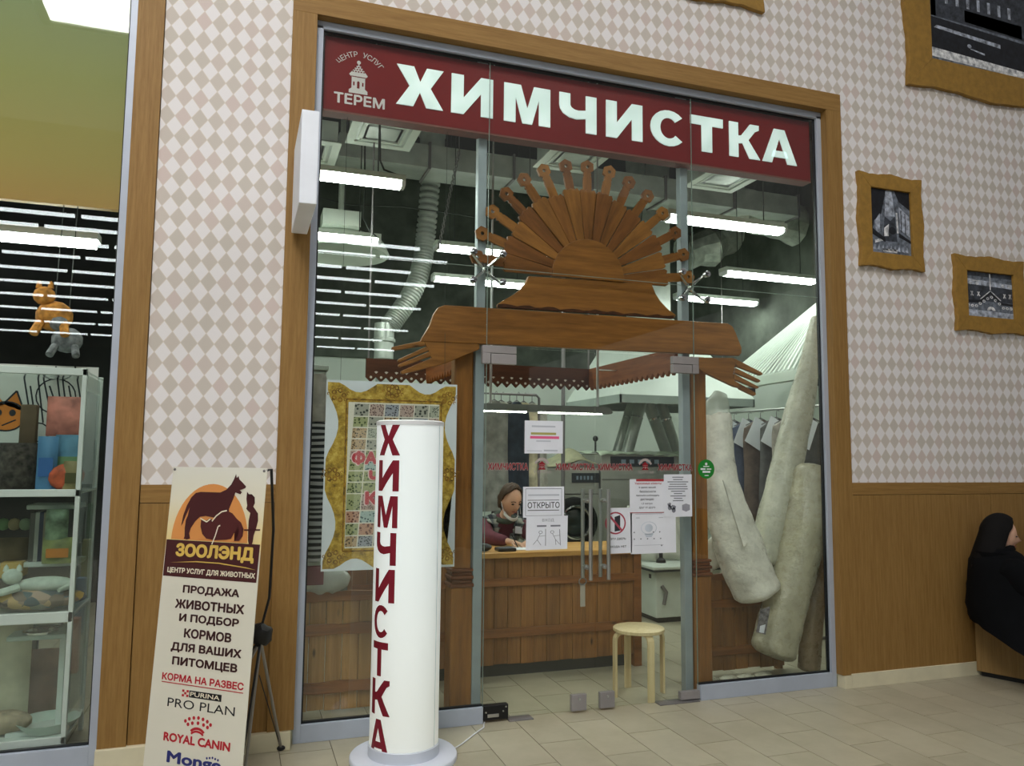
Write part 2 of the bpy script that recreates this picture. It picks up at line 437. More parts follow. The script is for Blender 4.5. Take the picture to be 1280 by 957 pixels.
M_GOLD = plain('ochre_frame', (150, 114, 48), 0.6, var=0.07, vscale=20, bump=0.2, bscale=50)

# ================================================================ THE SETTING
GY = 0.03                       # plane of the shop glass
def wallpaper():
    t = NT('diamond_wallpaper'); g = t.node('ShaderNodeNewGeometry'); sp = t.node('ShaderNodeSeparateXYZ'); t.link(g.outputs['Position'], sp.inputs[0])
    u = t.math('DIVIDE', t.math('ADD', sp.outputs[0], 0.8145), WPW); v = t.math('DIVIDE', t.math('ADD', sp.outputs[2], WPO), WPH)
    ru = t.math('ROUND', u); rv = t.math('ROUND', v)
    d = t.math('ADD', t.math('ABSOLUTE', t.math('SUBTRACT', u, ru)), t.math('ABSOLUTE', t.math('SUBTRACT', v, rv)))
    cb = t.node('ShaderNodeCombineXYZ'); t.link(ru, cb.inputs[0]); t.link(rv, cb.inputs[1])
    wn = t.node('ShaderNodeTexWhiteNoise'); t.link(cb.outputs[0], wn.inputs[0])
    dk = t.ramp(wn.outputs[0], [(0.0, lin((196, 188, 178))), (0.6, lin((200, 190, 181))), (1.0, lin((206, 190, 184)))])
    wt = lin((228, 224, 224)); ln = lin((212, 202, 190))
    m1 = t.math('LESS_THAN', d, 0.475); m2 = t.math('GREATER_THAN', d, 0.525)
    c = t.mix(m1, ln, dk); c = t.mix(m2, c, wt)
    return t.fin(c, 0.75, 0, 0.2)
WPW, WPH, WPO = 0.0865, 0.1165, 0.0
M_WALLP = wallpaper()

def tile_mat():
    t = NT('porcelain_tile'); vec = t.coord('Object', (1, 1, 1), rnd=True)
    n = t.noise(vec, 3.5, 5, 0.65); n2 = t.noise(vec, 40, 3)
    c = t.ramp(n, [(0.3, lin((160, 153, 130))), (0.7, lin((176, 169, 147)))])
    oi = t.node('ShaderNodeObjectInfo'); hs = t.node('ShaderNodeHueSaturation')
    t.link(t.math('MULTIPLY_ADD', oi.outputs['Random'], 0.10, 0.95), hs.inputs['Value']); t.link(c, hs.inputs['Color'])
    t.bump(n2, 0.03, 0.002)
    return t.fin(hs.outputs[0], 0.32, 0, 0.35)
M_TILE = tile_mat()
M_GROUT = plain('grout', (96, 90, 76), 0.9, var=0.1)

TP, TL_ = 0.2775, 0.555
fl = MB().box(-14, 14, -34, 9, -0.12, -0.004).build('floor', M_GROUT, kind='structure')
tm = MB().box(-TP / 2 + .0022, TP / 2 - .0022, -TL_ / 2 + .0022, TL_ / 2 - .0022, -0.016, 0.0)
t0 = None
far = MB()
for k in range(-40, 40):
    x = 1.855 + (k + .5) * TP
    off = -0.412 if k % 2 == 0 else -0.69
    for j in range(-34, 12):
        y = off + TL_ / 2 + j * TL_
        near = (-12 <= k <= 17 and -1.75 < y < 0.25) or (-3 <= k <= 9 and 0 <= y < 2.6)
        if near:
            if t0 is None:
                t0 = tm.build('tile', M_TILE, fl, local=True)
            o = t0 if t0.location.length == 0 else t0.copy()
            if o is not t0: COL.objects.link(o); o.parent = fl
            o.location = (x, y, 0.12)      # the slab's own origin lies at its underside
            WPOS[o.name] = Vector((x, y, 0))
        elif (abs(x - 1) < 6 and y > -9) :
            far.box(x - TP / 2 + .0022, x + TP / 2 - .0022, y - TL_ / 2 + .0022, y + TL_ / 2 - .0022, -0.006, 0.0)
fo = wpos(fl)
for o in fl.children: o.location = (o.location.x - fo.x, o.location.y - fo.y, -fo.z)
far.build('tile_field', M_TILE, fl, kind='stuff')

# wall with the diamond paper, wainscot, skirting
wf = MB()
wf.box(-0.846, -0.155, -0.045, 0.06, 1.438, 8)
wf.box(-0.155, 3.863, -0.045, 0.06, 4.37, 8)
wf.box(3.863, 9, -0.045, 0.06, 1.44, 8)
wall = wf.build('wall_front', M_WALLP, kind='structure')
MB().box(-0.846, -0.155, -0.05, 0.06, 0.09, 1.338).build('wainscot_panel', M_LAM, wall, bevel=.002)
MB().box(-0.846, -0.155, -0.052, 0.06, 1.341, 1.438).build('dado_rail', M_LAMH, wall, bevel=.002)
for a, b in ((3.863, 5.2), (5.203, 6.6), (6.603, 9)):
    MB().box(a, b, -0.066, 0.06, 0.09, 1.350).build('wainscot_panel', M_LAM, wall, bevel=.0015)
    MB().box(a, b, -0.066, 0.06, 1.353, 1.440).build('dado_rail', M_LAMH, wall, bevel=.0015)
MB().box(-0.99, -0.03, -0.088, 0.0, 0.0, 0.098).build('baseboard_left', M_CREAM, kind='structure', bevel=.003)
br = MB().box(3.738, 3.80, -0.078, 0.0, 0.0, 0.088); br.box(3.80, 9, -0.078, 0.0, 0.0, 0.098)
br.build('baseboard_right', M_CREAM, kind='structure', bevel=.002)

tr1 = thing('trim_1', None, None, (-0.155, -0.066, 0), kind='structure')
MB().box(-0.155, -0.013, -0.066, 0.05, 0.098, 4.236).build('casing_side', M_LAM, tr1, bevel=.0015)
MB().box(3.73, 3.863, -0.066, 0.05, 0.09, 4.236).build('casing_side', M_LAM, tr1, bevel=.0015)
MB().box(-0.155, 3.863, -0.066, 0.05, 4.2365, 4.372).build('casing_head', M_LAMH, tr1, bevel=.0015)
tr2 = thing('trim_2', None, None, (-0.99, -0.066, 0), kind='structure')
MB().box(-0.986, -0.849, -0.066, 0.05, 0.098, 8).build('casing_side', M_LAM, tr2, bevel=.0015)

# inside of the shop
MB().box(-0.75, -0.28, 0.06, 6.2, 0, 5.6).build('wall_left', M_WALLI, kind='structure')
MB().box(-0.75, 6.5, 6.2, 6.4, 0, 2.95).build('wall_back', M_WALLI, kind='structure')
MB().box(-0.75, 6.5, 6.15, 6.35, 2.95, 5.7).build('wall_upper_back', M_CONC, kind='structure')
MB().box(6.25, 6.45, 0.06, 6.2, 0, 2.9).build('wall_right', M_WALLI, kind='structure')
MB().box(6.2, 6.45, 0.06, 6.2, 2.9, 5.7).build('wall_upper_right', M_CONC, kind='structure')
MB().box(-4.5, 6.6, 0.06, 6.4, 5.55, 5.7).build('ceiling', M_CEILD, kind='structure')

# the mall: roof light over the passage, an added fill panel, dark hall ceiling across it
M_SKY = emit('roof_and_fill_panel', (255, 253, 250), SKYLIGHT)
for SKX0, SKX1, SKY0, SKY1 in ((-2.94, -0.35, -6.48, -2.9), (2.2, 4.4, -4.2, -3.2)):  # the second panel is added out of view to brighten the right wall
    sk = thing('ceiling_skylight_and_fill', None, None, ((SKX0 + SKX1) / 2, (SKY0 + SKY1) / 2, 7.2), kind='structure')
    MB().box(SKX0, SKX1, SKY0, SKY1, 7.2, 7.25).build('diffuser', M_SKY, sk)
    fr = MB()
    for x in (SKX0, SKX1): fr.box(x - .06, x + .06, SKY0 - .06, SKY1 + .06, 7.18, 7.4)
    for y in (SKY0, SKY1): fr.box(SKX0 - .06, SKX1 + .06, y - .06, y + .06, 7.18, 7.4)
    fr.build('skylight_and_fill_frame', M_WHITE, sk)
MB().box(-14, 14, -34, -8.2, 6.3, 6.5).build('ceiling_hall', M_CEILD, kind='structure')
MB().box(-14, 14, -34.2, -34, 0, 6.5).build('wall_hall', M_CEILD, kind='structure')

# ---------------------------------------------------------------- shopfront: frame, posts, panes
win = thing('window_1', None, None, (1.86, 0, 0), kind='structure')
def fb(name, *b, mat=M_ALU, bevel=.002): return MB().box(*b).build(name, mat, win, bevel=bevel)
fb('frame_jamb', -0.012, 0.030, -0.002, 0.05, 0.0, 4.205)
fb('frame_jamb', 3.690, 3.730, -0.002, 0.05, 0.0, 4.205)
fb('frame_head', -0.012, 3.730, -0.002, 0.05, 4.187, 4.236)
fb('frame_sill', 0.030, 1.097, -0.002, 0.05, 0.0, 0.098)
fb('frame_sill', 2.614, 3.690, -0.002, 0.05, 0.0, 0.098)
for b in ((0.030, 0.040, 0.02, 0.045, 0.098, 4.187), (3.680, 3.690, 0.02, 0.045, 0.098, 4.187), (0.030, 3.690, 0.02, 0.045, 4.177, 4.187),
          (0.030, 1.097, 0.02, 0.045, 0.098, 0.108), (2.614, 3.690, 0.02, 0.045, 0.098, 0.108)):
    fb('gasket', *b, mat=M_GASK, bevel=0)
SEAMZ = 2.81
for nm, b in (('pane', (0.036, 1.099, .1, SEAMZ - .002)), ('pane', (0.036, 1.099, SEAMZ + .002, 4.18)), ('pane', (2.613, 3.684, .1, SEAMZ - .002)),
              ('pane', (2.613, 3.684, SEAMZ + .002, 4.18)), ('pane', (1.103, 2.609, SEAMZ + .002, 4.18)), ('pane', (1.103, 2.609, 2.312, SEAMZ - .002))):
    MB().box(b[0], b[1], GY - .005, GY + .005, b[2], b[3]).build(nm, M_GLASS, win)
M_SEAL = plain('clear_sealant', (120, 136, 126), 0.4, var=0.05)
sl = MB()
for x in (1.101, 2.611): sl.box(x - .0016, x + .0016, GY - .004, GY + .004, 0.1, 4.18)
for a, b in ((0.036, 1.099), (1.103, 2.609), (2.613, 3.684)): sl.box(a, b, GY - .004, GY + .004, SEAMZ - .0014, SEAMZ + .0014)
sl.build('sealant_joint', M_SEAL, win)
for x in (1.09, 2.61):
    MB().box(x - .03, x + .03, .13, .19, 0, 4.3).build('steel_post', M_POST, win, bevel=.004)
    hub = MB().lathe([(.016, -.002), (.02, .02), (.02, .05), (.014, .09)], (x + .012, GY + .012, SEAMZ), 14, axis='y').build('spider_hub', M_CHROME, win, smooth=True)
    for sx in (-1, 1):
        for sz in (-1, 1):
            a = MB(); q = (x + .012 + sx * .098, GY + .03, SEAMZ + sz * .092)
            a.tube([(x + .012, GY + .06, SEAMZ), (x + .012 + sx * .05, GY + .055, SEAMZ + sz * .048), q], [.012, .010, .008], 8)
            arm = a.build('spider_arm', M_CHROME, win, smooth=True)
            MB().lathe([(.008, -.03), (.022, -.026), (.024, -.018), (.02, -.012), (.02, .012), (.01, .02)], (q[0], GY, q[2]), 14, axis='y').build('glass_button', M_CHROME, arm, smooth=True)

# ---------------------------------------------------------------- glass doors
def door(n, x0, x1, hinge):
    d = thing('door_%d' % n, None, None, ((x0 + x1) / 2, GY, 0), kind='structure')
    MB().box(x0, x1, GY - .005, GY + .005, .012, 2.300).build('glass_pane', M_GLASS, d)
    return d
d1 = door(1, 1.104, 1.8525, -1); d2 = door(2, 1.8575, 2.608, 1)
for d, x in ((d1, 1.795), (d2, 1.922)):
    for y, nm in ((-.032, 'pull_handle'), (.092, 'pull_handle')):
        h = MB().tube([(x, y, .825), (x, y, 1.40)], .0125, 12).build(nm, M_STEEL, d, smooth=True)
        for z in (.90, 1.325):
            MB().tube([(x, y, z), (x, GY, z)], .008, 8).lathe([(.016, -.004), (.016, .004)], (x, GY + (.01 if y > GY else -.01), z), 12, axis='y').build('standoff', M_STEEL, h, smooth=True)
def patch(par, name, a, b, mat=M_PATCH, th=.018):
    p, q = P(*a, y=GY), P(*b, y=GY)
    return MB().box(p.x, q.x, GY - th, GY + th, min(p.z, q.z), max(p.z, q.z)).build(name, mat, par, bevel=.003)
h = MB().box(1.070, 1.296, GY - .02, GY + .02, 2.258, 2.305).box(1.070, 1.122, GY - .02, GY + .02, 2.190, 2.258).build('top_hinge_fitting', M_PATCH, d1, bevel=.003)
MB().box(1.126, 1.296, GY - .02, GY + .02, 2.190, 2.254).build('hinge_plate', M_PATCH, h, bevel=.003)
h = MB().box(2.436, 2.640, GY - .02, GY + .02, 2.252, 2.305).box(2.590, 2.640, GY - .02, GY + .02, 2.190, 2.252).build('top_hinge_fitting', M_PATCH, d2, bevel=.003)
MB().box(2.436, 2.586, GY - .02, GY + .02, 2.190, 2.248).build('hinge_plate', M_PATCH, h, bevel=.003)
for d, x in ((d1, 1.737), (d2, 1.935)):
    c = MB().box(x - .052, x + .052, GY - .016, GY + .016, .012, .112).build('bottom_lock_plate', M_PATCH, d, bevel=.003)
    MB().lathe([(.007, -.004), (.007, .004)], (x, GY - .018, .085), 10, axis='y').build('lock_cylinder', M_STEEL, c, smooth=True)
MB().box(2.470, 2.640, GY - .02, GY + .02, .012, .064).build('bottom_hinge_fitting', M_PATCH, d2, bevel=.003)
k = MB().box(1.104, 1.262, GY - .022, GY + .022, .012, .10).build('bottom_hinge_fitting', M_BLACK, d1, bevel=.004)
MB().box(1.128, 1.20, GY - .026, GY - .018, .03, .05).build('worn_plate', M_STEEL, k, bevel=.002)
for x, z in ((1.118, .062), (1.228, .062), (1.246, .086)):
    MB().lathe([(.005, -.003), (.005, .003)], (x, GY - .023, z), 8, axis='y').build('screw', M_STEEL, k)
for d, x0, x1 in ((d1, 1.262, 1.42), (d2, 2.30, 2.60)):
    MB().box(x0, x1, GY - .045, GY + .045, -.002, .006).build('floor_spring_plate', M_DULL, d, bevel=.002)

# small printed band across both doors
SZ = P(640, 583, GY).z
M_STK = plain('sticker_red', (136, 18, 32), 0.5, var=0.02); M_STW = plain('sticker_white', (176, 164, 160), 0.5, var=0.02)
def glass_map(u, v, y=GY - .0062): return (u, y, v)
def teremok(par, name, cx, z0, w, h, mat, y, dark=None, local=False):
    f = lambda u, v: (cx + u * w, y, z0 + v * h)
    pl = [[(-.5, 0), (.5, 0), (.5, .10), (.36, .16), (.36, .50), (.5, .58), (.0, .95), (-.5, .58), (-.36, .50), (-.36, .16), (-.5, .10)]]
    o = flat(name, pl, mat, par, f)
    if dark:
        f2 = lambda u, v: (cx + u * w, y - .0006, z0 + v * h)
        flat('window_mark', [[(-.07, .16), (.07, .16), (.07, .36), (0, .40), (-.07, .36)], [(-.28, .24), (-.2, .24), (-.2, .36), (-.28, .36)], [(.28, .24), (.2, .24), (.2, .36), (.28, .36)],
              [(-.38, .51), (.38, .51), (.40, .535), (-.40, .535)]], dark, o, f2)
    return o
for d, a, b in ((d1, 609.5, 659.5), (d1, 694, 743), (d2, 746, 790), (d2, 822, 864.5)):
    p0, p1 = P(a, 583, GY).x, P(b, 583, GY).x
    lettering('sticker_halo', 'ХИМЧИСТКА', M_STW, d, lambda u, v: glass_map(u, v, GY - .0060), p0 - .002, SZ - .0235, p1 - p0 + .004, .049, bold=.05)
    lettering('sticker_lettering', 'ХИМЧИСТКА', M_STK, d, lambda u, v: glass_map(u, v, GY - .0066), p0, SZ - .021, p1 - p0, .044, bold=.024)
for d, cx in ((d1, 677), (d2, 806)):
    x = P(cx, 583, GY).x
    e = teremok(d, 'tower_emblem', x, SZ - .018, .05, .058, M_STK, GY - .0062, M_STW)
    lettering('emblem_lettering', 'ТЕРЕМ', M_STW, d, glass_map, x - .06, SZ - .041, .12, .016, bold=.01)
    flat('emblem_arc', ringq(x, SZ - .035, .058 * .92, .058 * 1.12, 10, 40, 140, 1.45), M_STW, d, lambda u, v: glass_map(u, v))

# ================================================================ THINGS IN FRONT OF THE SHOP
# ---- red fascia sign behind the glass
M_SIGN = plain('sign_red', (118, 18, 18), 0.35, spec=0.2, var=0.05, vscale=1.2)
M_SIGNLIP = plain('sign_lip', (112, 66, 56), 0.6, var=0.05)
def letter_glow():
    t = NT('lit_sign_letter'); t.fin(lin((225, 235, 232)), 0.4)
    vec = t.coord('World'); n = t.noise(vec, 5.5, 1)
    t.link(t.ramp(n, [(0.35, lin((176, 200, 198))), (0.7, lin((226, 246, 242)))]), t.bsdf.inputs['Emission Color'])
    t.bsdf.inputs['Emission Strength'].default_value = 0.48; return t.mat
M_GLOW = letter_glow()
SY = 0.058
sg = thing('fascia_sign', 'long dark red illuminated fascia sign with white letters above the glass doors', 'sign', (1.86, .1, 3.70))
MB().box(0.045, 3.672, SY, .15, 3.712, 4.18).build('sign_panel', M_SIGN, sg, bevel=.003)
MB().box(0.045, 3.672, SY - .002, .15, 3.700, 3.7115).build('sign_lip', M_SIGNLIP, sg)
for ch, a, b in zip('ХИМЧИСТКА', (0.492, .849, 1.208, 1.603, 1.952, 2.298, 2.622, 2.949, 3.235), (.795, 1.131, 1.536, 1.879, 2.234, 2.580, 2.895, 3.215, 3.544)):
    m = MB()
    for p in letter(ch, .29): m.xz([(a + u * (b - a), 3.812 + v * .262) for u, v in p], SY - .008, SY - .0005)
    m.build('letter', M_GLOW, sg)
sm = lambda u, v: (u, SY - .0012, v)
M_SGW = plain('sign_print_white', (214, 206, 204), 0.5, var=0.03)
tx = P(448, 100, SY).x
teremok(sg, 'tower_emblem', tx, P(448, 118, SY).z + .004, .115, .205, M_SGW, SY - .0012, M_SIGN)
MB().lathe([(.002, -.0006), (.012, -.0006), (.012, .0006)], (tx, SY - .002, P(448, 118, SY).z + .205), 12, axis='y').build('emblem_finial', M_SGW, sg)
mesh_l = MB()
for i in range(5):
    for j in range(5 - i):
        mesh_l.box(tx + (j - (4 - i) / 2) * .017 - .005, tx + (j - (4 - i) / 2) * .017 + .005, SY - .0022, SY - .0018, 3.975 + i * .014, 3.983 + i * .014)
mesh_l.build('roof_pattern', M_SIGN, sg)
a, b = P(417, 128, SY), P(481, 128, SY)
lettering('emblem_name', 'ТЕРЕМ', M_SGW, sg, sm, a.x, 3.762, b.x - a.x, .068, bold=.03)
arc = 'ЦЕНТР УСЛУГ'; acx, acz, ar = tx + .008, 3.925, .152
for i, ch in enumerate(arc):
    if ch == ' ': continue
    q = math.radians(140 - 100 * i / (len(arc) - 1))
    v, f, W, H = text_geo(ch, 0)
    m = MB(); c, s = math.cos(q - PI / 2), math.sin(q - PI / 2)
    def mp(x, y): return (acx + ar * math.cos(q) + x * c - y * s, SY - .0012, acz + ar * math.sin(q) + x * s + y * c)
    m.add([mp((u - .5) * .034 * W / H, w * .034) for u, w in v], f); m.build('emblem_letter', M_SGW, sg)

# ---- blank white box sign sticking out of the casing
pb = thing('projecting_sign', 'blank white box sign projecting from the wooden casing at upper left', 'sign', (-.08, -.37, 2.873))
MB().box(-.122, -.034, -.68, -.10, 2.873, 3.365).build('sign_box', plain('box_sign_white', (228, 232, 240), .4, var=.015), pb, bevel=.004)
MB().box(-.10, -.056, -.102, -.062, 2.95, 3.29).build('wall_bracket', M_DULL, pb)

# ---- picture frames on the wallpaper
def wob(s, a): return a * (0.25 + 0.9 * math.exp(-((s - .5) / .16) ** 2) + 0.25 * abs(math.sin(7 * PI * s)) + 0.75 * abs(2 * s - 1) ** 8)
def picture(name, label, x0, x1, z0, z1, t, amp, paint):
    yb, yf = -.045, -.082
    c = thing(name, label, 'picture', ((x0 + x1) / 2, yb, z0), group='gold framed pictures on the diamond wallpaper')
    ix0, ix1, iz0, iz1 = x0 + t, x1 - t, z0 + t, z1 - t
    n = 36
    sides = []
    for k in range(4):
        pts = []
        for i in range(n + 1):
            s = i / n; w = wob(s, amp)
            pts.append([(x0 + (x1 - x0) * s, z0 - w), (x1 + w, z0 + (z1 - z0) * s), (x1 - (x1 - x0) * s, z1 + w), (x0 - w, z1 - (z1 - z0) * s)][k])
        sides.append(pts)
    co = [(x0 - amp, z0 - amp), (x1 + amp, z0 - amp), (x1 + amp, z1 + amp), (x0 - amp, z1 + amp)]
    ci = [(ix0, iz0), (ix1, iz0), (ix1, iz1), (ix0, iz1)]
    for k in range(4):
        pl = [co[k]] + sides[k][1:-1] + [co[(k + 1) % 4], ci[(k + 1) % 4], ci[k]]
        MB().xz(pl, yf, yb).build('frame_side', M_GOLD, c, bevel=.003)
    bk = MB().box(ix0 - .005, ix1 + .005, yb - .016, yb, iz0 - .005, iz1 + .005).build('photograph', PH[2], c)
    paint(bk, lambda u, v, k=0: (ix0 + u * (ix1 - ix0), yb - .0166 - k * .0004, iz0 + v * (iz1 - iz0)))
    return c
PH = [plain('photo_tone_%d' % i, c, .5, var=.35, vscale=26) for i, c in enumerate(((24, 26, 32), (54, 58, 66), (96, 102, 112), (150, 156, 168), (196, 202, 212)))]
def tone(par, mp, k, polys, lay=0): flat('print_tone', polys, PH[k], par, lambda u, v: mp(u, v, lay))
def paint_church(b, mp):
    tone(b, mp, 0, [[(0, 0), (0, 1), (.42, 1), (.28, .62), (.1, .5), (.02, .25)], [(.62, 1), (1, 1), (1, .72), (.72, .84)]], 0)
    tone(b, mp, 3, [[(.40, .98), (.56, .98), (.62, .60), (.36, .58)], [(.72, .76), (.98, .62), (.98, .30), (.74, .40)], [(.12, .5), (.24, .62), (.24, .34), (.14, .30)]], 1)
    tone(b, mp, 1, [[(.36, .58), (.5, .52), (.62, .60), (.66, .2), (.3, .2)]], 1)
    tone(b, mp, 4, [[(.34, .40), (.46, .47), (.44, .28), (.33, .27)], [(.64, .66), (.68, .66), (.70, .34), (.66, .34)], [(.28, .08), (.66, .08), (.64, .03), (.30, .03)], [(.1, .2), (.3, .24), (.3, .2), (.1, .15)]], 2)
    tone(b, mp, 0, [circ(.54, .37, .09, .06, 12), [(0, .40), (.36, .24), (.36, .18), (0, .30)], [(.70, .35), (1, .24), (1, .20), (.7, .28)], [(.76, .7), (.78, .7), (.78, .36), (.76, .36)], [(.86, .66), (.88, .66), (.88, .33), (.86, .34)]], 3)
    tone(b, mp, 3, [[(.05 + .1 * i, .06), (.10 + .1 * i, .14), (.13 + .1 * i, .05)] for i in range(9)], 2)
def paint_lace(b, mp):
    tone(b, mp, 3, [[(0, 0), (1, 0), (1, .13), (0, .16)], [(0, .84), (1, .78), (1, .68), (0, .72)]], 0)
    tone(b, mp, 1, [[(0, .72), (1, .68), (1, .36), (0, .36)], [(0, 1), (1, 1), (1, .9), (0, .9)]], 0)
    tone(b, mp, 0, [[(0, .36), (.3, .38), (.52, .60), (.74, .36), (1, .34), (1, .30), (.72, .30), (.52, .53), (.32, .31), (0, .30)]], 1)
    for k in range(12):
        u = .04 + .083 * k; d = abs(u - .52); v = .30 + max(0, .22 - d) * .8 if d < .24 else .24
        tone(b, mp, 4, ringq(u, v, .014, .034, 8), 2)
    tone(b, mp, 4, ringq(.52, .16, .03, .09, 10, 0, 180) + [bar(.1, .80, .3, .80, .02), bar(.52, .62, .52, .98, .025), bar(.3, .40, .52, .60, .02), bar(.52, .60, .74, .40, .02)], 2)
    for u in (.1, .24, .80, .92): tone(b, mp, 4, ringq(u, .74, .012, .034, 8) + [bar(u, .46, u + .04, .56, .025), bar(u, .56, u + .05, .46, .02)], 2)
def paint_street(b, mp):
    tone(b, mp, 1, [[(.0, .45), (.9, .40), (.9, .85), (.5, .98), (0, .9)]], 0)
    tone(b, mp, 0, [[(0, .12), (1, .06), (1, .36), (0, .44)], [(.02, .45), (.06, .45), (.06, .9), (.02, .9)], [(.30, .46), (.8, .42), (.8, .56), (.3, .58)]], 0)
    tone(b, mp, 4, [[(0, .04), (1, -.0), (1, .07), (0, .13)]], 1)
    tone(b, mp, 3, [[(.04, .33), (.60, .27), (.60, .31), (.06, .36)], [(.86, .40), (1, .38), (1, .8), (.92, .8)]], 1)
    tone(b, mp, 3, [[(.14 + .09 * i, .60), (.165 + .09 * i, .60), (.165 + .09 * i, .72), (.14 + .09 * i, .72)] for i in range(7)] + [circ(.33, .22, .018, .02, 10), [(.34, .19), (.46, .16), (.46, .18), (.34, .20)]], 1)
picture('picture_frame', 'upright gold framed photograph of a church tower beside the shop casing', 4.02, 4.60, 3.08, 3.775, .095, .02, paint_church)
picture('picture_frame', 'small gold framed photograph of carved wooden lace trim above the seated people', 4.945, 5.655, 2.645, 3.22, .105, .02, paint_lace)
picture('picture_frame', 'large gold framed street photograph at the top right corner', 4.56, 6.30, 4.60, 5.90, .225, .035, paint_street)
picture('picture_frame', 'gold framed picture showing only its lower corner above the shop casing', 2.05, 3.15, 4.92, 5.75, .16, .035, paint_street)

# ---- lit column sign
def col_glow():
    t = NT('opal_column'); t.fin(lin((232, 238, 238)), 0.3, 0, 0.5)
    g = t.node('ShaderNodeTexCoord'); sp = t.node('ShaderNodeSeparateXYZ'); t.link(g.outputs['Object'], sp.inputs[0])
    t.link(t.ramp(t.math('DIVIDE', sp.outputs[2], 1.8), [(0.0, lin((214, 214, 196))), (0.25, lin((232, 238, 230))), (0.6, lin((236, 250, 248))), (1.0, lin((230, 240, 240)))]), t.bsdf.inputs['Emission Color'])
    t.bsdf.inputs['Emission Strength'].default_value = 0.30; return t.mat
M_OPAL = col_glow()
KX, KY, KR = .535, -.39, .183
ks = thing('column_sign', 'glowing white round column sign with dark red vertical lettering', 'sign', (KX, KY, 0))
MB().lathe([(.285, 0), (.285, .022), (.278, .03), (.2, .032)], (KX, KY, 0), 48).build('base_disc', plain('base_white', (216, 220, 232), .35, var=.02), ks, smooth=True, angle=50)
MB().lathe([(KR + .006, .03), (KR + .006, .085), (KR + .001, .09)], (KX, KY, 0), 48).build('collar', plain('collar_white', (206, 212, 222), .4, var=.02), ks, smooth=True)
MB().lathe([(KR, .085), (KR, 1.775)], (KX, KY, 0), 64).build('opal_tube', M_OPAL, ks, smooth=True)
MB().lathe([(KR + .003, 1.768), (KR + .003, 1.79), (KR - .01, 1.796), (.01, 1.797)], (KX, KY, 0), 48).build('top_cap', M_WHITE, ks, smooth=True)
ph0 = math.atan2(CAM.y - KY, CAM.x - KX)
seamm = MB()
for j in range(12):
    z0, z1 = .09 + j * .14, .09 + (j + 1) * .14
    q = ph0 + math.radians(58)
    seamm.add([(KX + (KR + .0015) * math.cos(q + e), KY + (KR + .0015) * math.sin(q + e), z) for e, z in ((0, z0), (.03, z0), (.03, z1), (0, z1))], [(0, 1, 2, 3)])
seamm.build('tube_seam', plain('seam_grey', (196, 202, 208), .4, var=.02), ks)
ltz = [(529, 569), (575, 614), (620, 660), (666, 707), (712, 754), (757.5, 799), (804, 847), (851, 896), (901, 945)]
kdist = KY - KR * .8
for i, (ch, (ya, yb)) in enumerate(zip('ХИМЧИСТКА', ltz)):
    za, zb = P(488, ya, kdist).z, P(488, yb, kdist).z
    f = i / 8; d0 = math.radians(61 + 7 * f); d1_ = math.radians(16 + 9 * f)
    if ch == 'С': d1_ += .12
    if ch == 'Т': d1_ += .12
    v, fc = tri(letter(ch, .25), 2)
    m = MB(); m.add([(KX + (KR + .0012) * math.cos(ph0 - d0 + (d0 - d1_) * u), KY + (KR + .0012) * math.sin(ph0 - d0 + (d0 - d1_) * u), zb + (za - zb) * w) for u, w in v], fc)
    m.build('letter', M_CRIM, ks)
# its white cable lies on the floor
MB().tube([(KX + .27, KY + .02, .006), (.88, -.30, .006), (1.00, -.16, .006), (1.08, -.075, .006), (1.10, -.01, .006), (1.112, .012, .006)], .004, 6).build('cable', M_WHITE, label='thin white cable running from the column sign to the glass door', cat='cable', smooth=True)

# ---- pet shop banner on a tripod stand
ba = math.radians(40); BU = Vector((math.cos(ba), -math.sin(ba), 0)); BN = Vector((-math.sin(ba), -math.cos(ba), 0))
bq = math.radians(4); BV = BN * math.sin(bq) + Vector((0, 0, -math.cos(bq)))
BF = BU.cross(BV) * -1.0
if BF.dot(BN) < 0: BF = -BF
BT = Vector((-.667, -.359, 1.539))
bt = thing('banner_stand', 'tall cream pet shop banner on a folding tripod beside the casing', 'banner', (-.45, -.5, 0))
def bm(u, v, k=1): return BT + BU * u + BV * v + BF * (.0012 * k)
BW, BH = .575, 1.52
def ban_mat():
    t = NT('banner_vinyl'); tc = t.node('ShaderNodeTexCoord'); sp = t.node('ShaderNodeSeparateXYZ'); t.link(tc.outputs['Generated'], sp.inputs[0])
    c = t.ramp(sp.outputs[2], [(0.0, lin((226, 222, 206))), (0.70, lin((226, 222, 206))), (0.765, lin((238, 214, 150))), (0.90, lin((232, 226, 204))), (1.0, lin((228, 226, 214)))])
    return t.fin(c, 0.55, 0, 0.3)
bp = MB(); bp.prism([(0, 0), (BW, 0), (BW, BH), (0, BH)], lambda u, v: bm(u, v, 0), lambda u, v: bm(u, v, -2))
sheet = bp.build('banner_sheet', ban_mat(), bt)
M_BR = plain('banner_brown', (72, 28, 30), .55, var=.03); M_OR = plain('banner_orange', (224, 150, 82), .55, var=.04, vscale=2)
M_YL = plain('banner_yellow', (222, 186, 92), .55, var=.05); M_BT = plain('banner_text_brown', (58, 24, 24), .55, var=.02)
M_BRED = plain('banner_red', (190, 34, 48), .55, var=.02); M_BBLK = plain('banner_black', (26, 26, 28), .55, var=.02); M_BBLU = plain('banner_blue', (42, 48, 118), .55, var=.02)
M_CRM = plain('banner_cream', (236, 228, 204), .55, var=.02)
flat('sun_print', [[(.032, .357)] + [(.264 + .232 * math.cos(q), .357 - .275 * math.sin(q)) for q in [PI - PI * i / 24 for i in range(25)]]], M_OR, sheet, bm)
flat('brown_band', [[(.004, .360), (BW - .004, .360), (BW - .008, .536), (.004, .536)]], M_BR, sheet, bm)
b2 = lambda u, v: bm(u, v, 2)
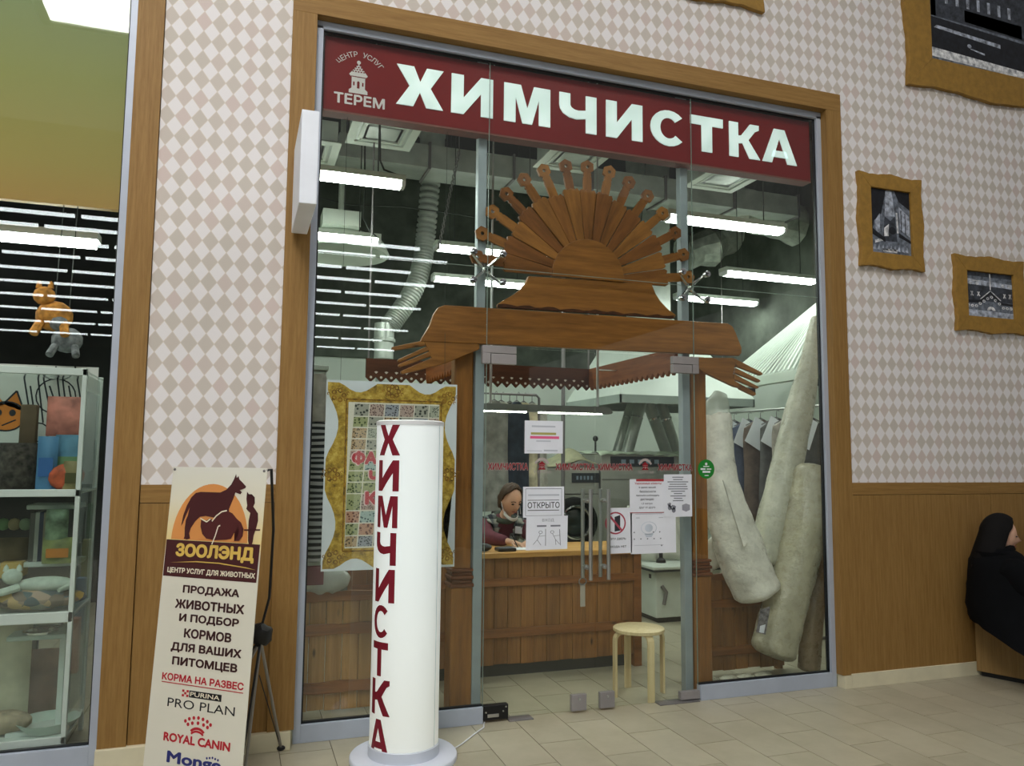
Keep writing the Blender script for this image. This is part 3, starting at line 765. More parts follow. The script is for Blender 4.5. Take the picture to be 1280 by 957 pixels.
b3 = lambda u, v: bm(u, v, 3)
dog = [(.133, .356), (.152, .350), (.143, .325), (.150, .300), (.175, .265), (.200, .243), (.235, .238), (.300, .246), (.345, .250), (.372, .300), (.392, .300), (.376, .235), (.372, .200), (.392, .152), (.402, .120), (.432, .128), (.440, .118), (.426, .108), (.458, .098), (.462, .090), (.440, .072), (.418, .056), (.412, .040), (.402, .050), (.396, .030), (.386, .056), (.372, .082), (.345, .108), (.310, .122), (.190, .122), (.160, .128), (.135, .150), (.112, .190), (.095, .240), (.088, .292), (.096, .280), (.112, .240), (.130, .200), (.124, .240), (.114, .262), (.112, .300), (.116, .340), (.112, .352)]
cat = [(.210, .246), (.222, .262), (.246, .258), (.266, .246), (.278, .256), (.300, .232), (.330, .212), (.362, .208), (.396, .220), (.425, .245), (.452, .262), (.470, .292), (.468, .325), (.448, .348), (.420, .350), (.438, .330), (.446, .300), (.436, .285), (.418, .310), (.400, .340), (.372, .346), (.300, .352), (.252, .346), (.225, .325), (.210, .290)]
par = [(.470, .114), (.474, .150), (.482, .126), (.486, .152), (.500, .126), (.496, .154), (.518, .140), (.508, .166), (.522, .168), (.514, .184), (.530, .200), (.545, .216), (.549, .250), (.540, .290), (.530, .320), (.528, .350), (.522, .366), (.508, .366), (.500, .345), (.496, .300), (.494, .250), (.500, .215), (.486, .206), (.484, .196), (.474, .196), (.478, .180), (.470, .150)]
flat('dog_print', [dog], M_BR, sheet, b2); flat('cat_print', [cat], plain('banner_brown_b', (82, 32, 32), .55, var=.03), sheet, b3)
flat('cat_outline', [bar(*a, .006) for a in ((.205, .250, .246, .266), (.246, .266, .268, .250), (.278, .262, .300, .236), (.300, .236, .332, .214), (.332, .214, .362, .208), (.318, .285, .306, .330), (.330, .280, .318, .285), (.306, .330, .290, .372))], M_CRM, sheet, lambda u, v: bm(u, v, 4))
flat('parrot_print', [par, bar(.472, .296, .565, .292, .007)], M_BR, sheet, b2)
lettering('banner_title', 'ЗООЛЭНД', M_YL, sheet, b2, .070, .450, .472, -.076, bold=.055)
flat('title_swoosh', [[(.04, .470), (.20, .456), (.34, .456), (.50, .468), (.56, .478), (.50, .473), (.34, .461), (.20, .461)]], M_YL, sheet, b2)
lettering('banner_line', 'ЦЕНТР УСЛУГ ДЛЯ ЖИВОТНЫХ', M_CRM, sheet, b2, .030, .522, .528, -.030, bold=.035)
for s, u0, u1, v0, h in (('ПРОДАЖА', .137, .476, .572, .044), ('ЖИВОТНЫХ', .098, .512, .640, .044), ('И ПОДБОР', .131, .488, .706, .044), ('КОРМОВ', .170, .452, .773, .044), ('ДЛЯ ВАШИХ', .098, .517, .842, .046), ('ПИТОМЦЕВ', .114, .501, .907, .046)):
    lettering('banner_line', s, M_BT, sheet, bm, u0, v0 + h, u1 - u0, -h, bold=.042)
lettering('banner_line', 'КОРМА НА РАЗВЕС', M_BRED, sheet, bm, .062, 1.020, .483, -.034, bold=.035)
flat('underline', [bar(.062, 1.029, .545, 1.031, .004)], M_BRED, sheet, bm)
flat('brand_box', [[(.235, 1.052), (.425, 1.052), (.425, 1.083), (.235, 1.083)]], M_BBLK, sheet, bm)
flat('checker_mark', [[(.192 + .0132 * i, 1.052 + .0104 * j), (.2052 + .0132 * i, 1.052 + .0104 * j), (.2052 + .0132 * i, 1.0624 + .0104 * j), (.192 + .0132 * i, 1.0624 + .0104 * j)] for i in range(3) for j in range(3) if (i + j) % 2 == 0], M_BRED, sheet, bm)
lettering('brand_lettering', 'PURINA', M_CRM, sheet, b2, .243, 1.077, .172, -.020, bold=.01)
lettering('brand_lettering', 'PRO PLAN', M_BBLK, sheet, bm, .111, 1.137, .396, -.040, bold=.0)
cr = []
for i, (u, v) in enumerate(((.228, 1.190), (.250, 1.178), (.276, 1.171), (.303, 1.168), (.330, 1.171), (.356, 1.178), (.376, 1.190), (.245, 1.203), (.270, 1.195), (.303, 1.191), (.336, 1.195), (.360, 1.203))): cr.append(circ(u, v, .0085, .0085, 10))
cr += ringq(.303, 1.262, .045, .058, 12, 222, 318, .9) + ringq(.303, 1.274, .045, .055, 12, 225, 315, .9)
flat('crown_mark', cr, M_BRED, sheet, bm)
lettering('brand_lettering', 'ROYAL CANIN', M_BRED, sheet, bm, .107, 1.292, .391, -.040, bold=.04)
lettering('brand_lettering', 'Monge', M_BBLU, sheet, bm, .138, 1.400, .320, -.068, bold=.035)
flat('crown_mark', [circ(.372 + .016 * i, 1.336 - .006 * (1 - abs(i - 2) / 2), .0055, .0055, 8) for i in range(5)], M_BBLU, sheet, bm)
for u, v in ((.012, .014), (.560, .014)):
    c = bm(u, v); MB().ball(c, .007, 8).build('eyelet', M_DULL, sheet, smooth=True)
hubp = Vector((P(326, 793, -.42).x, -.42, P(326, 793, -.42).z))
top = bm(.585, .006, -3)
MB().tube([bm(.568, .012, -2), top + Vector((.01, .02, .0)), top + Vector((.035, .13, -.30)), hubp + Vector((.035, .01, .18)), hubp + Vector((.0, 0, .03))], .007, 8).build('black_rod', M_BLACK, bt, smooth=True)
MB().ball(hubp, (.062, .05, .055), 12, fn=lambda v: v + Vector((.008 * math.sin(v.z * 160), 0, .008 * math.sin(v.x * 170)))).build('rod_hub', M_BLACK, bt, smooth=True)
M_LEG = plain('leg_alloy', (150, 146, 140), .35, .7, var=.05)
foot = G(351, 938)
for q in (Vector((foot.x, foot.y, .015)), Vector((G(303, 990).x, G(303, 990).y, .012)), Vector((-.55, -.30, .012))):
    lg = MB().tube([hubp + Vector((0, 0, -.03)), q], .0085, 8).build('stand_leg', M_LEG, bt, smooth=True)
    MB().ball((q.x, q.y, .016), (.026, .02, .016), 10).build('rubber_foot', M_BLACK, lg, smooth=True)
MB().tube([hubp + Vector((0, 0, -.20)), Vector((foot.x - .012, foot.y - .02, .05))], .003, 6).build('brace_wire', M_BLACK, bt)
for u0, u1 in ((.02, .55),):
    MB().tube([hubp + Vector((0, 0, -.02)), bm(.02, 1.50, -3)], .006, 6).build('banner_rod', M_BLACK, bt)
    MB().tube([hubp + Vector((0, 0, -.02)), bm(.55, 1.50, -3)], .006, 6).build('banner_rod', M_BLACK, bt)

# ---- bench by the wall
be = thing('bench', 'plain wooden box bench against the wainscot under the seated people', 'bench', (5.6, -.3, 0))
MB().xy([(4.955, -.085), (5.19, -.66), (6.9, -.66), (6.9, -.085)], .035, .44).build('bench_box', M_BENCH, be, bevel=.004)
MB().xy([(4.985, -.10), (5.21, -.63), (6.88, -.63), (6.88, -.10)], 0, .035).build('plinth', M_BLACK, be)

# ================================================================ THE CARVED WOODEN GATE
PY = 0.075
po = thing('wooden_gate', 'carved orange pine gate with a sun of wooden rays and open hands above the doors', 'gate', (1.86, .15, 0))
def px_prism(pts, y0, y1, name, mat, par=po, bevel=.004):
    return MB().xz([(P(a, b, y0).x, P(a, b, y0).z) for a, b in pts], y0, y1).build(name, mat, par, bevel=bevel)
cb = px_prism([(526, 426.5), (529, 420), (537, 407), (543, 391), (548, 384), (556, 381), (640, 386.5), (740, 393), (840, 399.5), (910, 404), (916, 408), (920, 416), (927, 434), (927, 441), (924, 444.6), (840, 440.5), (740, 436), (640, 431)], PY, PY + .045, 'crossbar', M_PINE_X)
k8 = lambda a, b: (580 + a / 4.267, 180 + b / 4.267)
px_prism([k8(345, 703), k8(333, 735), k8(305, 772), k8(262, 803), k8(215, 830), k8(183, 852), k8(183, 868), k8(300, 876), k8(500, 888), k8(700, 900), k8(900, 913), k8(1118, 930), k8(1132, 912), k8(1090, 880), k8(1050, 838), k8(1022, 795), k8(1002, 745)], PY + .006, PY + .045, 'pedestal_board', M_PINE_X)
M_BARK = plain('rough_bark_edge', (66, 34, 14), .8, var=.3, vscale=20, bump=.5, bscale=40)
bk = MB(); L = P(*k8(183, 868), PY); R = P(*k8(1120, 930), PY)
bpts = [(L.x + (R.x - L.x) * i / 30, L.z + (R.z - L.z) * i / 30 + .018 + .006 * math.sin(i * 1.7) + random.uniform(-.004, .004)) for i in range(31)]
bk.xz([(L.x, L.z)] + bpts + [(R.x, R.z)], PY + .001, PY + .02); bk.build('bark_edge', M_BARK, po)
# sun
c0 = P(736, 348.5, PY); SX, SZ0 = c0.x, c0.z
SRI, SRW, SRT = .268, .605, .825
MB().xz([(SX - SRI, SZ0), ] + [(SX + SRI * math.cos(q), SZ0 + SRI * 1.02 * math.sin(q)) for q in [PI - PI * i / 28 for i in range(29)]], PY - .004, PY + .03).build('sun_disc', M_PINE_X, po, bevel=.004)
NR = 15
M_RAY = [wood('ray_board_%d' % i, d, l, 'z', fine=7, rough=.45, long=1.2) for i, (d, l) in enumerate((((100, 60, 24), (148, 96, 44)), ((112, 70, 28), (162, 108, 50)), ((92, 54, 22), (138, 86, 40))))]
for i in range(NR):
    a = PI * (i + .5) / NR; h = PI / NR / 2
    jy = PY + .004 + (.006 if i % 2 else 0) + random.uniform(0, .003)
    # boards lie as upright pieces turned about the sun's centre, so that the grain runs along them
    ra, rb = SRI - .015, SRW + random.uniform(-.012, .012)
    g = .0030
    oi, oo = ra * math.tan(h) - g, rb * math.tan(h) - g
    tip = [(oo, rb * .985), (oo * .8, rb + .012), (oo * .4, rb + .004), (0, rb + .016), (-oo * .4, rb + .004), (-oo * .8, rb + .012), (-oo, rb * .985)]
    m = MB().xz([(-oi, ra), (oi, ra)] + tip, 0, .026)
    o = m.build('sun_ray', M_RAY[(i * 7 + i // 3) % 3], po, local=True, bevel=.003)
    o.location = Vector((SX, jy, SZ0)) - wpos(po); o.rotation_euler = (0, -(a - PI / 2), 0)
    # turned rod with a pierced hexagonal head
    m = MB(); r1, r0 = SRT - .038, rb - .10; w = .030
    m.xz([(-w, r0), (w, r0), (w, r1 - .075), (w - .006, r1 - .065), (w, r1 - .052), (w * .62, r1 - .03), (-w * .62, r1 - .03), (-w, r1 - .052), (-w + .006, r1 - .065), (-w, r1 - .075)], .004, .022)
    hexo = [(0.050 * math.cos(PI / 2 + k * PI / 3), r1 + 0.050 * math.sin(PI / 2 + k * PI / 3)) for k in range(6)]
    n = 12
    out = []
    for k in range(n):
        p, q = hexo[k // 2], hexo[(k // 2 + 1) % 6]
        out.append(p if k % 2 == 0 else ((p[0] + q[0]) / 2, (p[1] + q[1]) / 2))
    inn = [(.0125 * math.cos(PI / 2 + k * 2 * PI / n), r1 + .0125 * math.sin(PI / 2 + k * 2 * PI / n)) for k in range(n)]
    for k in range(n):
        m.xz([out[k], out[(k + 1) % n], inn[(k + 1) % n], inn[k]], .002, .024)
    rr = m.build('ray_rod', M_RAY[(i * 5 + 1) % 3], po, local=True)
    rr.location = Vector((SX, jy + .004, SZ0)) - wpos(po); rr.rotation_euler = (0, -(a - PI / 2), 0)
# hands
k7 = lambda a, b: (380 + a / 3.19, 180 + b / 3.19)
kr = lambda a, b: (850 + a / 4.35, 430 + b / 4.35)
HY = PY + .004
lh = px_prism([k7(476, 783), k7(700, 796), k7(700, 818), k7(640, 843), k7(560, 876), k7(512, 862), k7(503, 838), k7(492, 812)], HY, HY + .035, 'hand', M_PINE_X)
for pl in ([(478, 782), (352, 808), (350, 818), (358, 823), (484, 803)], [(488, 806), (376, 858), (373, 866), (380, 870), (500, 822)], [(500, 826), (378, 878), (376, 886), (384, 890), (507, 846)], [(508, 852), (388, 904), (386, 913), (394, 917), (565, 874)]):
    px_prism([k7(*q) for q in pl], HY, HY + .03, 'finger', M_PINE_X, lh)
rh = px_prism([kr(105, 72), kr(288, 74), kr(308, 102), kr(296, 130), kr(290, 165), kr(300, 205), kr(338, 240), kr(300, 232), kr(130, 152), kr(105, 135)], HY, HY + .035, 'hand', M_PINE_X)
for pl in ([(292, 74), (445, 152), (452, 162), (440, 170), (312, 122), (304, 100)], [(304, 128), (432, 192), (440, 200), (428, 208), (298, 156)], [(296, 160), (424, 228), (432, 236), (420, 242), (296, 192)], [(296, 196), (410, 262), (416, 272), (404, 281), (330, 246)]):
    px_prism([kr(*q) for q in pl], HY, HY + .03, 'finger', M_PINE_X, rh)
for cx in (.99, 2.725):
    c = MB().box(cx - .062, cx + .062, .15, .25, .90, 2.33).build('column_shaft', M_PINE_Z, po, bevel=.01)
    for z0, z1, e in ((.885, .905, .074), (.862, .885, .066), (.838, .862, .076), (.815, .838, .068), (.79, .815, .078)):
        MB().box(cx - e, cx + e, .20 - e, .20 + e, z0, z1).build('column_ring', M_PINE_D, po, bevel=.008)
    MB().box(cx - .07, cx + .07, .13, .27, 0, .79).build('column_base', M_PINE_Z, po, bevel=.008)
# pierced saw-tooth boards of the gate roof
def teeth(u0, u1, z0, z1, n, d=.05):
    pts = [(u0, z1), (u0, z0 + d)]
    for i in range(n):
        a = u0 + (u1 - u0) * (i + .5) / n; b = u0 + (u1 - u0) * (i + 1) / n
        pts += [(a, z0), (b, z0 + d)]
    return pts + [(u1, z1)]
YB = 1.74
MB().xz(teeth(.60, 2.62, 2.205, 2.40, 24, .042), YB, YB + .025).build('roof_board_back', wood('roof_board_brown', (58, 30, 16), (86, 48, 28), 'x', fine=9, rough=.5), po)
for x in (1.10, 2.60): MB().yz(teeth(.26, YB, 2.205, 2.40, 18, .042), x, x + .025).build('roof_board_side', M_PINE_Y, po)
ho = MB()
for i in range(24):
    x = .60 + 2.02 * (i + .5) / 24
    ho.lathe([(.001, 0), (.011, 0)], (x, YB - .001, 2.245), 8, axis='y', cap=False)
    ho.add([(x + .042 - .016, YB - .001, 2.29), (x + .042, YB - .001, 2.275), (x + .042 + .016, YB - .001, 2.29), (x + .042, YB - .001, 2.296)], [(0, 1, 2, 3)])
ho.build('pierced_pattern', plain('pierced_pale', (196, 188, 176), .8, var=.05), po, kind='stuff')
for x in (.62, 2.6): MB().box(x - .006, x + .006, YB + .006, YB + .018, 2.38, 5.55).build('hanging_strut', M_DULL, po)

# ---------------------------------------------------------------- plank fences inside the side windows
def fence(label, x0, x1, y, top, rails, bot, pw, M_PLANK=M_PLANK):
    f = thing('plank_fence', label, 'fence', ((x0 + x1) / 2, y, 0), group='low plank fences inside the shop windows')
    n = max(1, round((x1 - x0) / pw)); w = (x1 - x0) / n
    for i in range(n):
        dz = random.uniform(-.006, .006)
        MB().box(x0 + i * w + .002, x0 + (i + 1) * w - .002, y + random.uniform(0, .004), y + .02, bot + dz, top - .01).build('plank', M_PLANK, f, bevel=.003)
    for a, b in rails:
        r = MB()
        n2 = 16
        up = [(x0 + (x1 - x0) * i / n2, b + .004 * math.sin(i * 1.3 + a * 9)) for i in range(n2 + 1)]
        lo = [(x0 + (x1 - x0) * i / n2, a + .004 * math.sin(i * 1.1 + a * 5)) for i in range(n2, -1, -1)]
        r.xz(up + lo, y - .022, y).build('rail', M_RAIL, f, bevel=.003)
    for x in (x0 + .03, x1 - .03): MB().box(x - .025, x + .025, y + .02, y + .06, 0, top - .05).build('post', M_PINE_Z, f)
    return f
FY = .50
fz = lambda py, px=470: P(px, py, FY).z
fence('plank fence behind the framed carpet poster in the left window', .0, .93, FY, fz(737), ((fz(748), fz(736)), (fz(789), fz(776)), (fz(860), fz(846))), .015, .105, M_PLANK_LIT)
gz = lambda py, px=930: P(px, py, FY).z
fence('plank fence behind the wrapped carpet rolls in the right window', 2.80, 3.68, FY, gz(716), ((gz(723), gz(715)), (gz(757), gz(747)), (gz(816), gz(806))), .03, .105)

# ---------------------------------------------------------------- reception counter
CY = .92
ct = thing('reception_counter', 'long plank fronted reception counter with a pale wooden top', 'counter', (1.5, 1.2, 0))
x = .42; i = 0
while x < 2.55:
    w = .104
    MB().box(x + .0015, min(x + w, 2.60) - .0015, CY + random.uniform(0, .003), CY + .02, .092 + random.uniform(-.004, .004), .86).build('plank', M_PLANK, ct, bevel=.003)
    x += w
MB().box(2.602, 2.668, CY - .01, CY + .06, 0, .862).build('end_post', M_RAIL, ct, bevel=.004)
MB().box(2.61, 2.655, CY + .06, 1.44, .09, .86).build('side_panel', M_PLANK, ct, bevel=.003)
for a, b in ((.655, .712), (.288, .352)):
    MB().box(.42, 2.60, CY - .022, CY, a, b).build('rail', M_RAIL, ct, bevel=.004)
MB().box(.40, 2.70, CY - .04, 1.47, .862, .90).build('counter_top', M_TOPW, ct, bevel=.005)
MB().box(.44, 2.56, CY + .05, CY + .07, 0, .09).build('kick_board', plain('kick_dark', (40, 44, 46), .6), ct)
for xx in (.46, 2.0): MB().box(xx, xx + .05, CY + .1, 1.44, 0, .86).build('support_panel', M_PINE_Y, ct)

# ---------------------------------------------------------------- stool
st = thing('stool', 'round birch stool with four bent legs just inside the right door', 'stool', (2.285, .245, 0))
MB().lathe([(.168, .424), (.175, .428), (.175, .446), (.170, .450), (.002, .450)], (2.285, .245, 0), 40).build('seat', M_BIRCH, st, smooth=True, angle=45)
for k in range(4):
    a = math.radians(-92 + 90 * k); c, s = math.cos(a), math.sin(a)
    prof = [(.186, 0), (.186, .37), (.183, .388), (.175, .403), (.163, .413), (.148, .417), (.06, .417)]
    th = .016; m = MB(); vs = []
    for r, z in prof:
        j = prof.index((r, z)); p0 = prof[max(0, j - 1)]; p1 = prof[min(len(prof) - 1, j + 1)]
        tx_, tz_ = p1[0] - p0[0], p1[1] - p0[1]; L = math.hypot(tx_, tz_); nx, nz = tz_ / L, -tx_ / L
        for e in (-.5, .5):
            for o in (-.024, .024):
                rr_, zz_ = r + nx * th * e - .008, z + nz * th * e
                vs.append((2.285 + rr_ * c - o * s, .245 + rr_ * s + o * c, max(0, zz_)))
    n = len(prof)
    fs = [(0, 1, 3, 2), (4 * n - 4, 4 * n - 2, 4 * n - 1, 4 * n - 3)]
    for j in range(n - 1):
        b = 4 * j
        fs += [(b, b + 4, b + 5, b + 1), (b + 2, b + 3, b + 7, b + 6), (b, b + 2, b + 6, b + 4), (b + 1, b + 5, b + 7, b + 3)]
    m.add(vs, fs); m.build('leg', M_BIRCH, st, bevel=.002)

# ---------------------------------------------------------------- framed carpet poster
ps = thing('carpet_poster', 'white poster board printed with an ornate gold frame in the left window', 'poster', (.52, .06, .93))
QX0, QX1, QZ0, QZ1 = .118, .918, .932, 2.05
MB().box(QX0, QX1, .052, .058, QZ0, QZ1).build('board', plain('poster_board', (214, 218, 224), .6, var=.02), ps)
qm = lambda k: (lambda u, v: (QX0 + u * (QX1 - QX0), .0515 - .0005 * k, QZ0 + v * (QZ1 - QZ0)))
def orn():
    t = NT('printed_gold'); vec = t.coord('World'); n = t.noise(vec, 26, 5, .7)
    return t.fin(t.ramp(n, [(.3, lin((104, 78, 18))), (.5, lin((176, 140, 44))), (.72, lin((222, 190, 96)))]), .6)
M_ORN = orn(); M_ORN2 = plain('printed_gold_dark', (120, 84, 24), .6, var=.4, vscale=40)
out = []
def side_pts(n=24):
    r = []
    for k in range(4):
        for i in range(n):
            s = i / n; w = .055 * (math.sin(PI * min(1, abs(s - .5) / .5)) ** 1.0) * (1 if abs(s - .5) > .12 else 0) if k % 2 == 0 else .085 * math.sin(PI * min(1, max(0, (abs(s - .5) - .1) / .34)))
            if k % 2 == 0: w = .05 * math.sin(PI * min(1, max(0, (abs(s - .5) - .13) / .27)))
            r.append([(.01 + .98 * s, .012 + w), (.99 - w, .012 + .976 * s), (.99 - .98 * s, .988 - w), (.01 + w, .988 - .976 * s)][k])
    return r
flat('gold_frame_print', [side_pts()], M_ORN, ps, qm(1))
flat('mat_print', [[(.165, .115), (.86, .115), (.86, .885), (.165, .885)]], plain('mat_ivory', (220, 214, 200), .6, var=.02), ps, qm(2))
flat('frame_line_print', [bar(.15, .10, .875, .10, .008), bar(.15, .90, .875, .90, .008), bar(.15, .10, .15, .90, .01), bar(.875, .10, .875, .90, .01)], M_ORN2, ps, qm(2))
orns = []
for cx, cy, n in ((.09, .92, 5), (.93, .92, 5), (.09, .07, 5), (.93, .07, 5), (.5, .95, 7), (.5, .04, 7), (.06, .5, 6), (.95, .5, 6)):
    for k in range(n):
        a = 2 * PI * k / n; orns += ringq(cx + .040 * math.cos(a), cy + .026 * math.sin(a), .010, .019, 8, sy=.72) + ringq(cx + .075 * math.cos(a + .4), cy + .030 * math.sin(a + .4), .006, .012, 7, 0, 270, sy=.72)
flat('scroll_print', orns, M_ORN2, ps, qm(2))
def pat(name, a, b, sc_):
    t = NT(name); vec = t.coord('World'); vo = t.node('ShaderNodeTexVoronoi'); vo.inputs['Scale'].default_value = sc_; t.link(vec, vo.inputs['Vector'])
    return t.fin(t.ramp(vo.outputs['Distance'], [(.30, lin([x * .8 for x in a])), (.42, lin(b))]), .7)
PT = [pat('carpet_print_%d' % i, a, b, 46 + 7 * i) for i, (a, b) in enumerate((((70, 74, 66), (160, 158, 146)), ((130, 62, 44), (186, 140, 116)), ((84, 98, 52), (156, 160, 116)), ((58, 88, 92), (166, 184, 180)), ((92, 72, 56), (178, 150, 116)), ((60, 62, 70), (150, 152, 160)), ((108, 72, 68), (180, 156, 146)), ((72, 82, 68), (166, 168, 152))))]
cells = [[] for _ in PT]
r_state = random.Random(5)
rows = [.12, .18, .245, .31, .40, .46, .52, .585, .63, .69, .75, .81, .88]
for j in range(len(rows) - 1):
    for i in range(6):
        sk = .05; u0 = .17 + .1145 * i; g = .004
        a = lambda u, v: (min(.857, max(.168, u + (v - .12) * .09 - .03)), v)
        q = [a(u0 + g, rows[j] + .003), a(u0 + .1145 - g, rows[j] + .003), a(u0 + .1145 - g, rows[j + 1] - .003), a(u0 + g, rows[j + 1] - .003)]
        if q[1][0] - q[0][0] > .02: cells[r_state.randrange(len(PT))].append(q)
for c, mt in zip(cells, PT):
    if c: flat('carpet_patch_print', c, mt, ps, qm(3))
M_PRED = plain('poster_red', (186, 62, 72), .6, var=.03); M_PHALO = plain('poster_halo', (226, 196, 196), .6, var=.02)
for s, u0, u1, v0, v1 in (('ФАБ', .20, .46, .552, .626), ('ЧИ', .33, .50, .448, .524), ('КО', .305, .50, .340, .412)):
    lettering('poster_lettering', s, M_PHALO, ps, qm(4), u0 - .008, v0 - .005, u1 - u0 + .016, v1 - v0 + .010, bold=.06)
    lettering('poster_lettering', s, M_PRED, ps, qm(5), u0, v0, u1 - u0, v1 - v0, bold=.06)
MB().tube([(.2, .06, QZ1 - .02), (.2, .10, 2.9), (.2, .105, 3.70)], .0012, 5).tube([(.84, .06, QZ1 - .02), (.84, .10, 2.9), (.84, .105, 3.70)], .0012, 5).build('hanging_line', M_CABLE, ps)

# ---------------------------------------------------------------- notices on the doors
NY = GY - .0075
def notice(label, a, b, paper=M_PAPER, lay=0, skew=0.0):
    p, q = P(*a, y=NY), P(*b, y=NY)
    y = NY - .0012 * lay
    x0, x1, z0, z1 = p.x, q.x, q.z, p.z
    o = MB().xz([(x0 + skew, z0), (x1 + skew, z0 + .002), (x1, z1), (x0, z1 - .001)], y, y + .0007).build('notice', paper, label=label, cat='notice')
    return o, (lambda u, v, k=1: (x0 + u * (x1 - x0), y - .0004 * k, z0 + v * (z1 - z0)))
def lines(par, mp, rows_, mat=M_PALE, name='print_line'):
    flat(name, [[(a, v), (b, v), (b, v + h), (a, v + h)] for a, b, v, h in rows_], mat, par, mp)
o, mp = notice('notice with a pink and an olive line high on the left door', (656, 525), (703.5, 567))
lines(o, mp, [(.18, .8, .80, .05), (.30, .68, .36, .04), (.06, .45, .07, .02), (.5, .86, .07, .05)], M_PALE)
lines(o, mp, [(.16, .82, .57, .07)], M_OLIVEINK); lines(o, mp, [(.14, .9, .45, .08)], M_PINKINK)
o, mp = notice('sheet reading open inside a double border on the left door', (654, 608), (705, 646))
flat('border_print', [bar(.06, .06, .94, .06, .012), bar(.06, .93, .94, .93, .018), bar(.06, .06, .06, .93, .01), bar(.94, .06, .94, .93, .01)], M_GREY, o, mp)
lettering('notice_lettering', 'ОТКРЫТО', M_INK, o, mp, .11, .30, .78, .20, bold=.012)
lines(o, mp, [(.11, .88, .55, .018), (.11, .88, .22, .022)], M_INK); lines(o, mp, [(.12, .88, .70, .05)], M_PALE)
o, mp = notice('sheet with two sketched figures pushing and pulling a door below the open sign', (658, 645), (709.5, 686), lay=1, skew=-.003)
lettering('notice_lettering', 'ВХОД', M_GREY, o, mp, .38, .82, .28, .10)
lines(o, mp, [(.25, .48, .68, .05), (.58, .82, .68, .05)], M_GREY)
fig = []
for cx, d in ((.30, 1), (.66, -1)):
    fig += ringq(cx + .04 * d, .52, .035, .048, 10) + [bar(cx + .03 * d, .47, cx - .04 * d, .30, .012), bar(cx, .40, cx + .15, .42, .010), bar(cx - .04 * d, .30, cx - .14 * d, .16, .012), bar(cx - .04 * d, .30, cx + .05, .14, .012)]
fig += [bar(.46, .12, .46, .62, .016), bar(.82, .12, .80, .60, .016)]
flat('figure_sketch', fig, M_GREY, o, mp)
o, mp = notice('no entry pictogram sheet behind the right door handle', (760.5, 634.5), (790, 691), lay=0)
flat('ring_print', ringq(.30, .665, .40 * .95, .40 * 1.1, 28, sy=.56), plain('ring_red', (168, 70, 86), .7, var=.02), o, mp)
flat('door_print', [[(.26, .48), (.50, .50), (.50, .84), (.26, .80)]], M_INK, o, mp)
flat('bar_print', [bar(.04, .83, .57, .50, .06)], plain('ring_red', (168, 70, 86)), o, lambda u, v: mp(u, v, 2))
lettering('notice_lettering', 'ЭТУ ДВЕРЬ', M_INK, o, mp, .08, .29, .66, .055, bold=.02)
lettering('notice_lettering', 'ВХОДА НЕТ', M_INK, o, mp, .04, .12, .72, .055, bold=.02)
o, mp = notice('safety distance notice with a red top line on the right door', (787, 598.5), (831, 640.5), lay=1)
lines(o, mp, [(.18, 1.0, .93, .07)], M_REDINK)
for s, u0, u1, v, mt in (('Уважаемые клиенты', .14, .90, .84, M_REDINK), ('в целях вашей', .26, .74, .72, M_INK), ('безопасности', .28, .74, .60, M_INK), ('просьба соблюдать', .18, .84, .48, M_INK), ('дистанцию', .30, .68, .36, M_INK), ('1,5 метра', .33, .64, .24, M_GREY), ('друг от друга', .26, .72, .12, M_GREY)):
    lettering('notice_lettering', s, mt, o, mp, u0, v, u1 - u0, .065, bold=.02)
lines(o, mp, [(.0, .98, .0, .02)], M_REDINK)
o, mp = notice('pale diagram sheet with a round drawing low on the right door', (788, 640.5), (845, 690.5), lay=0, skew=.002)
flat('diagram_print', ringq(.40, .62, .16, .175, 18, sy=.9) + [circ(.40, .62, .09, .10, 12), [(.30, .48), (.50, .48), (.46, .40), (.34, .40)]], plain('diagram_blue', (198, 206, 218), .8), o, mp)
lines(o, mp, [(.10, .70, .955, .018), (.12, .2, .86, .02), (.62, .72, .86, .02), (.08, .72, .20, .012)], M_PALE)
flat('diagram_dots', [circ(.08 + .145 * i, .36, .016, .018, 8) for i in range(5)] + [circ(.08, .52, .016, .018, 8), circ(.64, .52, .016, .018, 8), circ(.5, .52, .016, .018, 8), circ(.68, .19, .018, .02, 8)], M_GREY, o, mp)
o, mp = notice('sheet with printed gloves and dense small lines beside the door post', (829.5, 592.5), (865, 645.5), lay=2)
lines(o, mp, [(.5 - w / 2, .5 + w / 2, .92 - .055 * i, .022) for i, w in enumerate((.4, .34, .74, .6, .68, .7, .5, .3, .55, .3, .38))], M_GREY)
gl = []
for cx, cy, fl_ in ((.20, .22, 1), (.34, .16, -1)):
    gl += [circ(cx, cy, .07, .06, 12)] + [bar(cx + .02 * k * fl_, cy + .02, cx + .035 * k * fl_, cy + .12 - .012 * abs(k), .03) for k in (-2, -1, 0, 1)] + [bar(cx + .03 * fl_, cy, cx + .11 * fl_, cy + .06, .03)]
flat('glove_print', gl, M_GREY, o, mp); flat('mask_print', [[(.64, .16), (.78, .12), (.92, .16), (.92, .28), (.78, .31), (.64, .28)]], plain('mask_grey', (150, 150, 160), .8), o, mp)
gp = P(882, 586, GY)
gs = MB().lathe([(.001, -.001), (.066, -.001), (.066, .0)], (gp.x, GY - .0068, gp.z), 28, axis='y').build('round_sticker', plain('sticker_green', (26, 128, 42), .5, var=.02), label='round green sticker on the glass beside the right door post', cat='sticker')
gm = lambda u, v: (gp.x + u, GY - .0084, gp.z + v)
flat('sticker_print', [circ(0, .035, .010, .010, 10), bar(-.024, .018, .024, .018, .007), bar(-.045, .0, -.006, .0, .012), bar(.004, .0, .040, .0, .008), bar(-.03, -.019, .032, -.019, .013), bar(-.014, -.044, .018, -.044, .006)], M_WHITE, gs, gm)

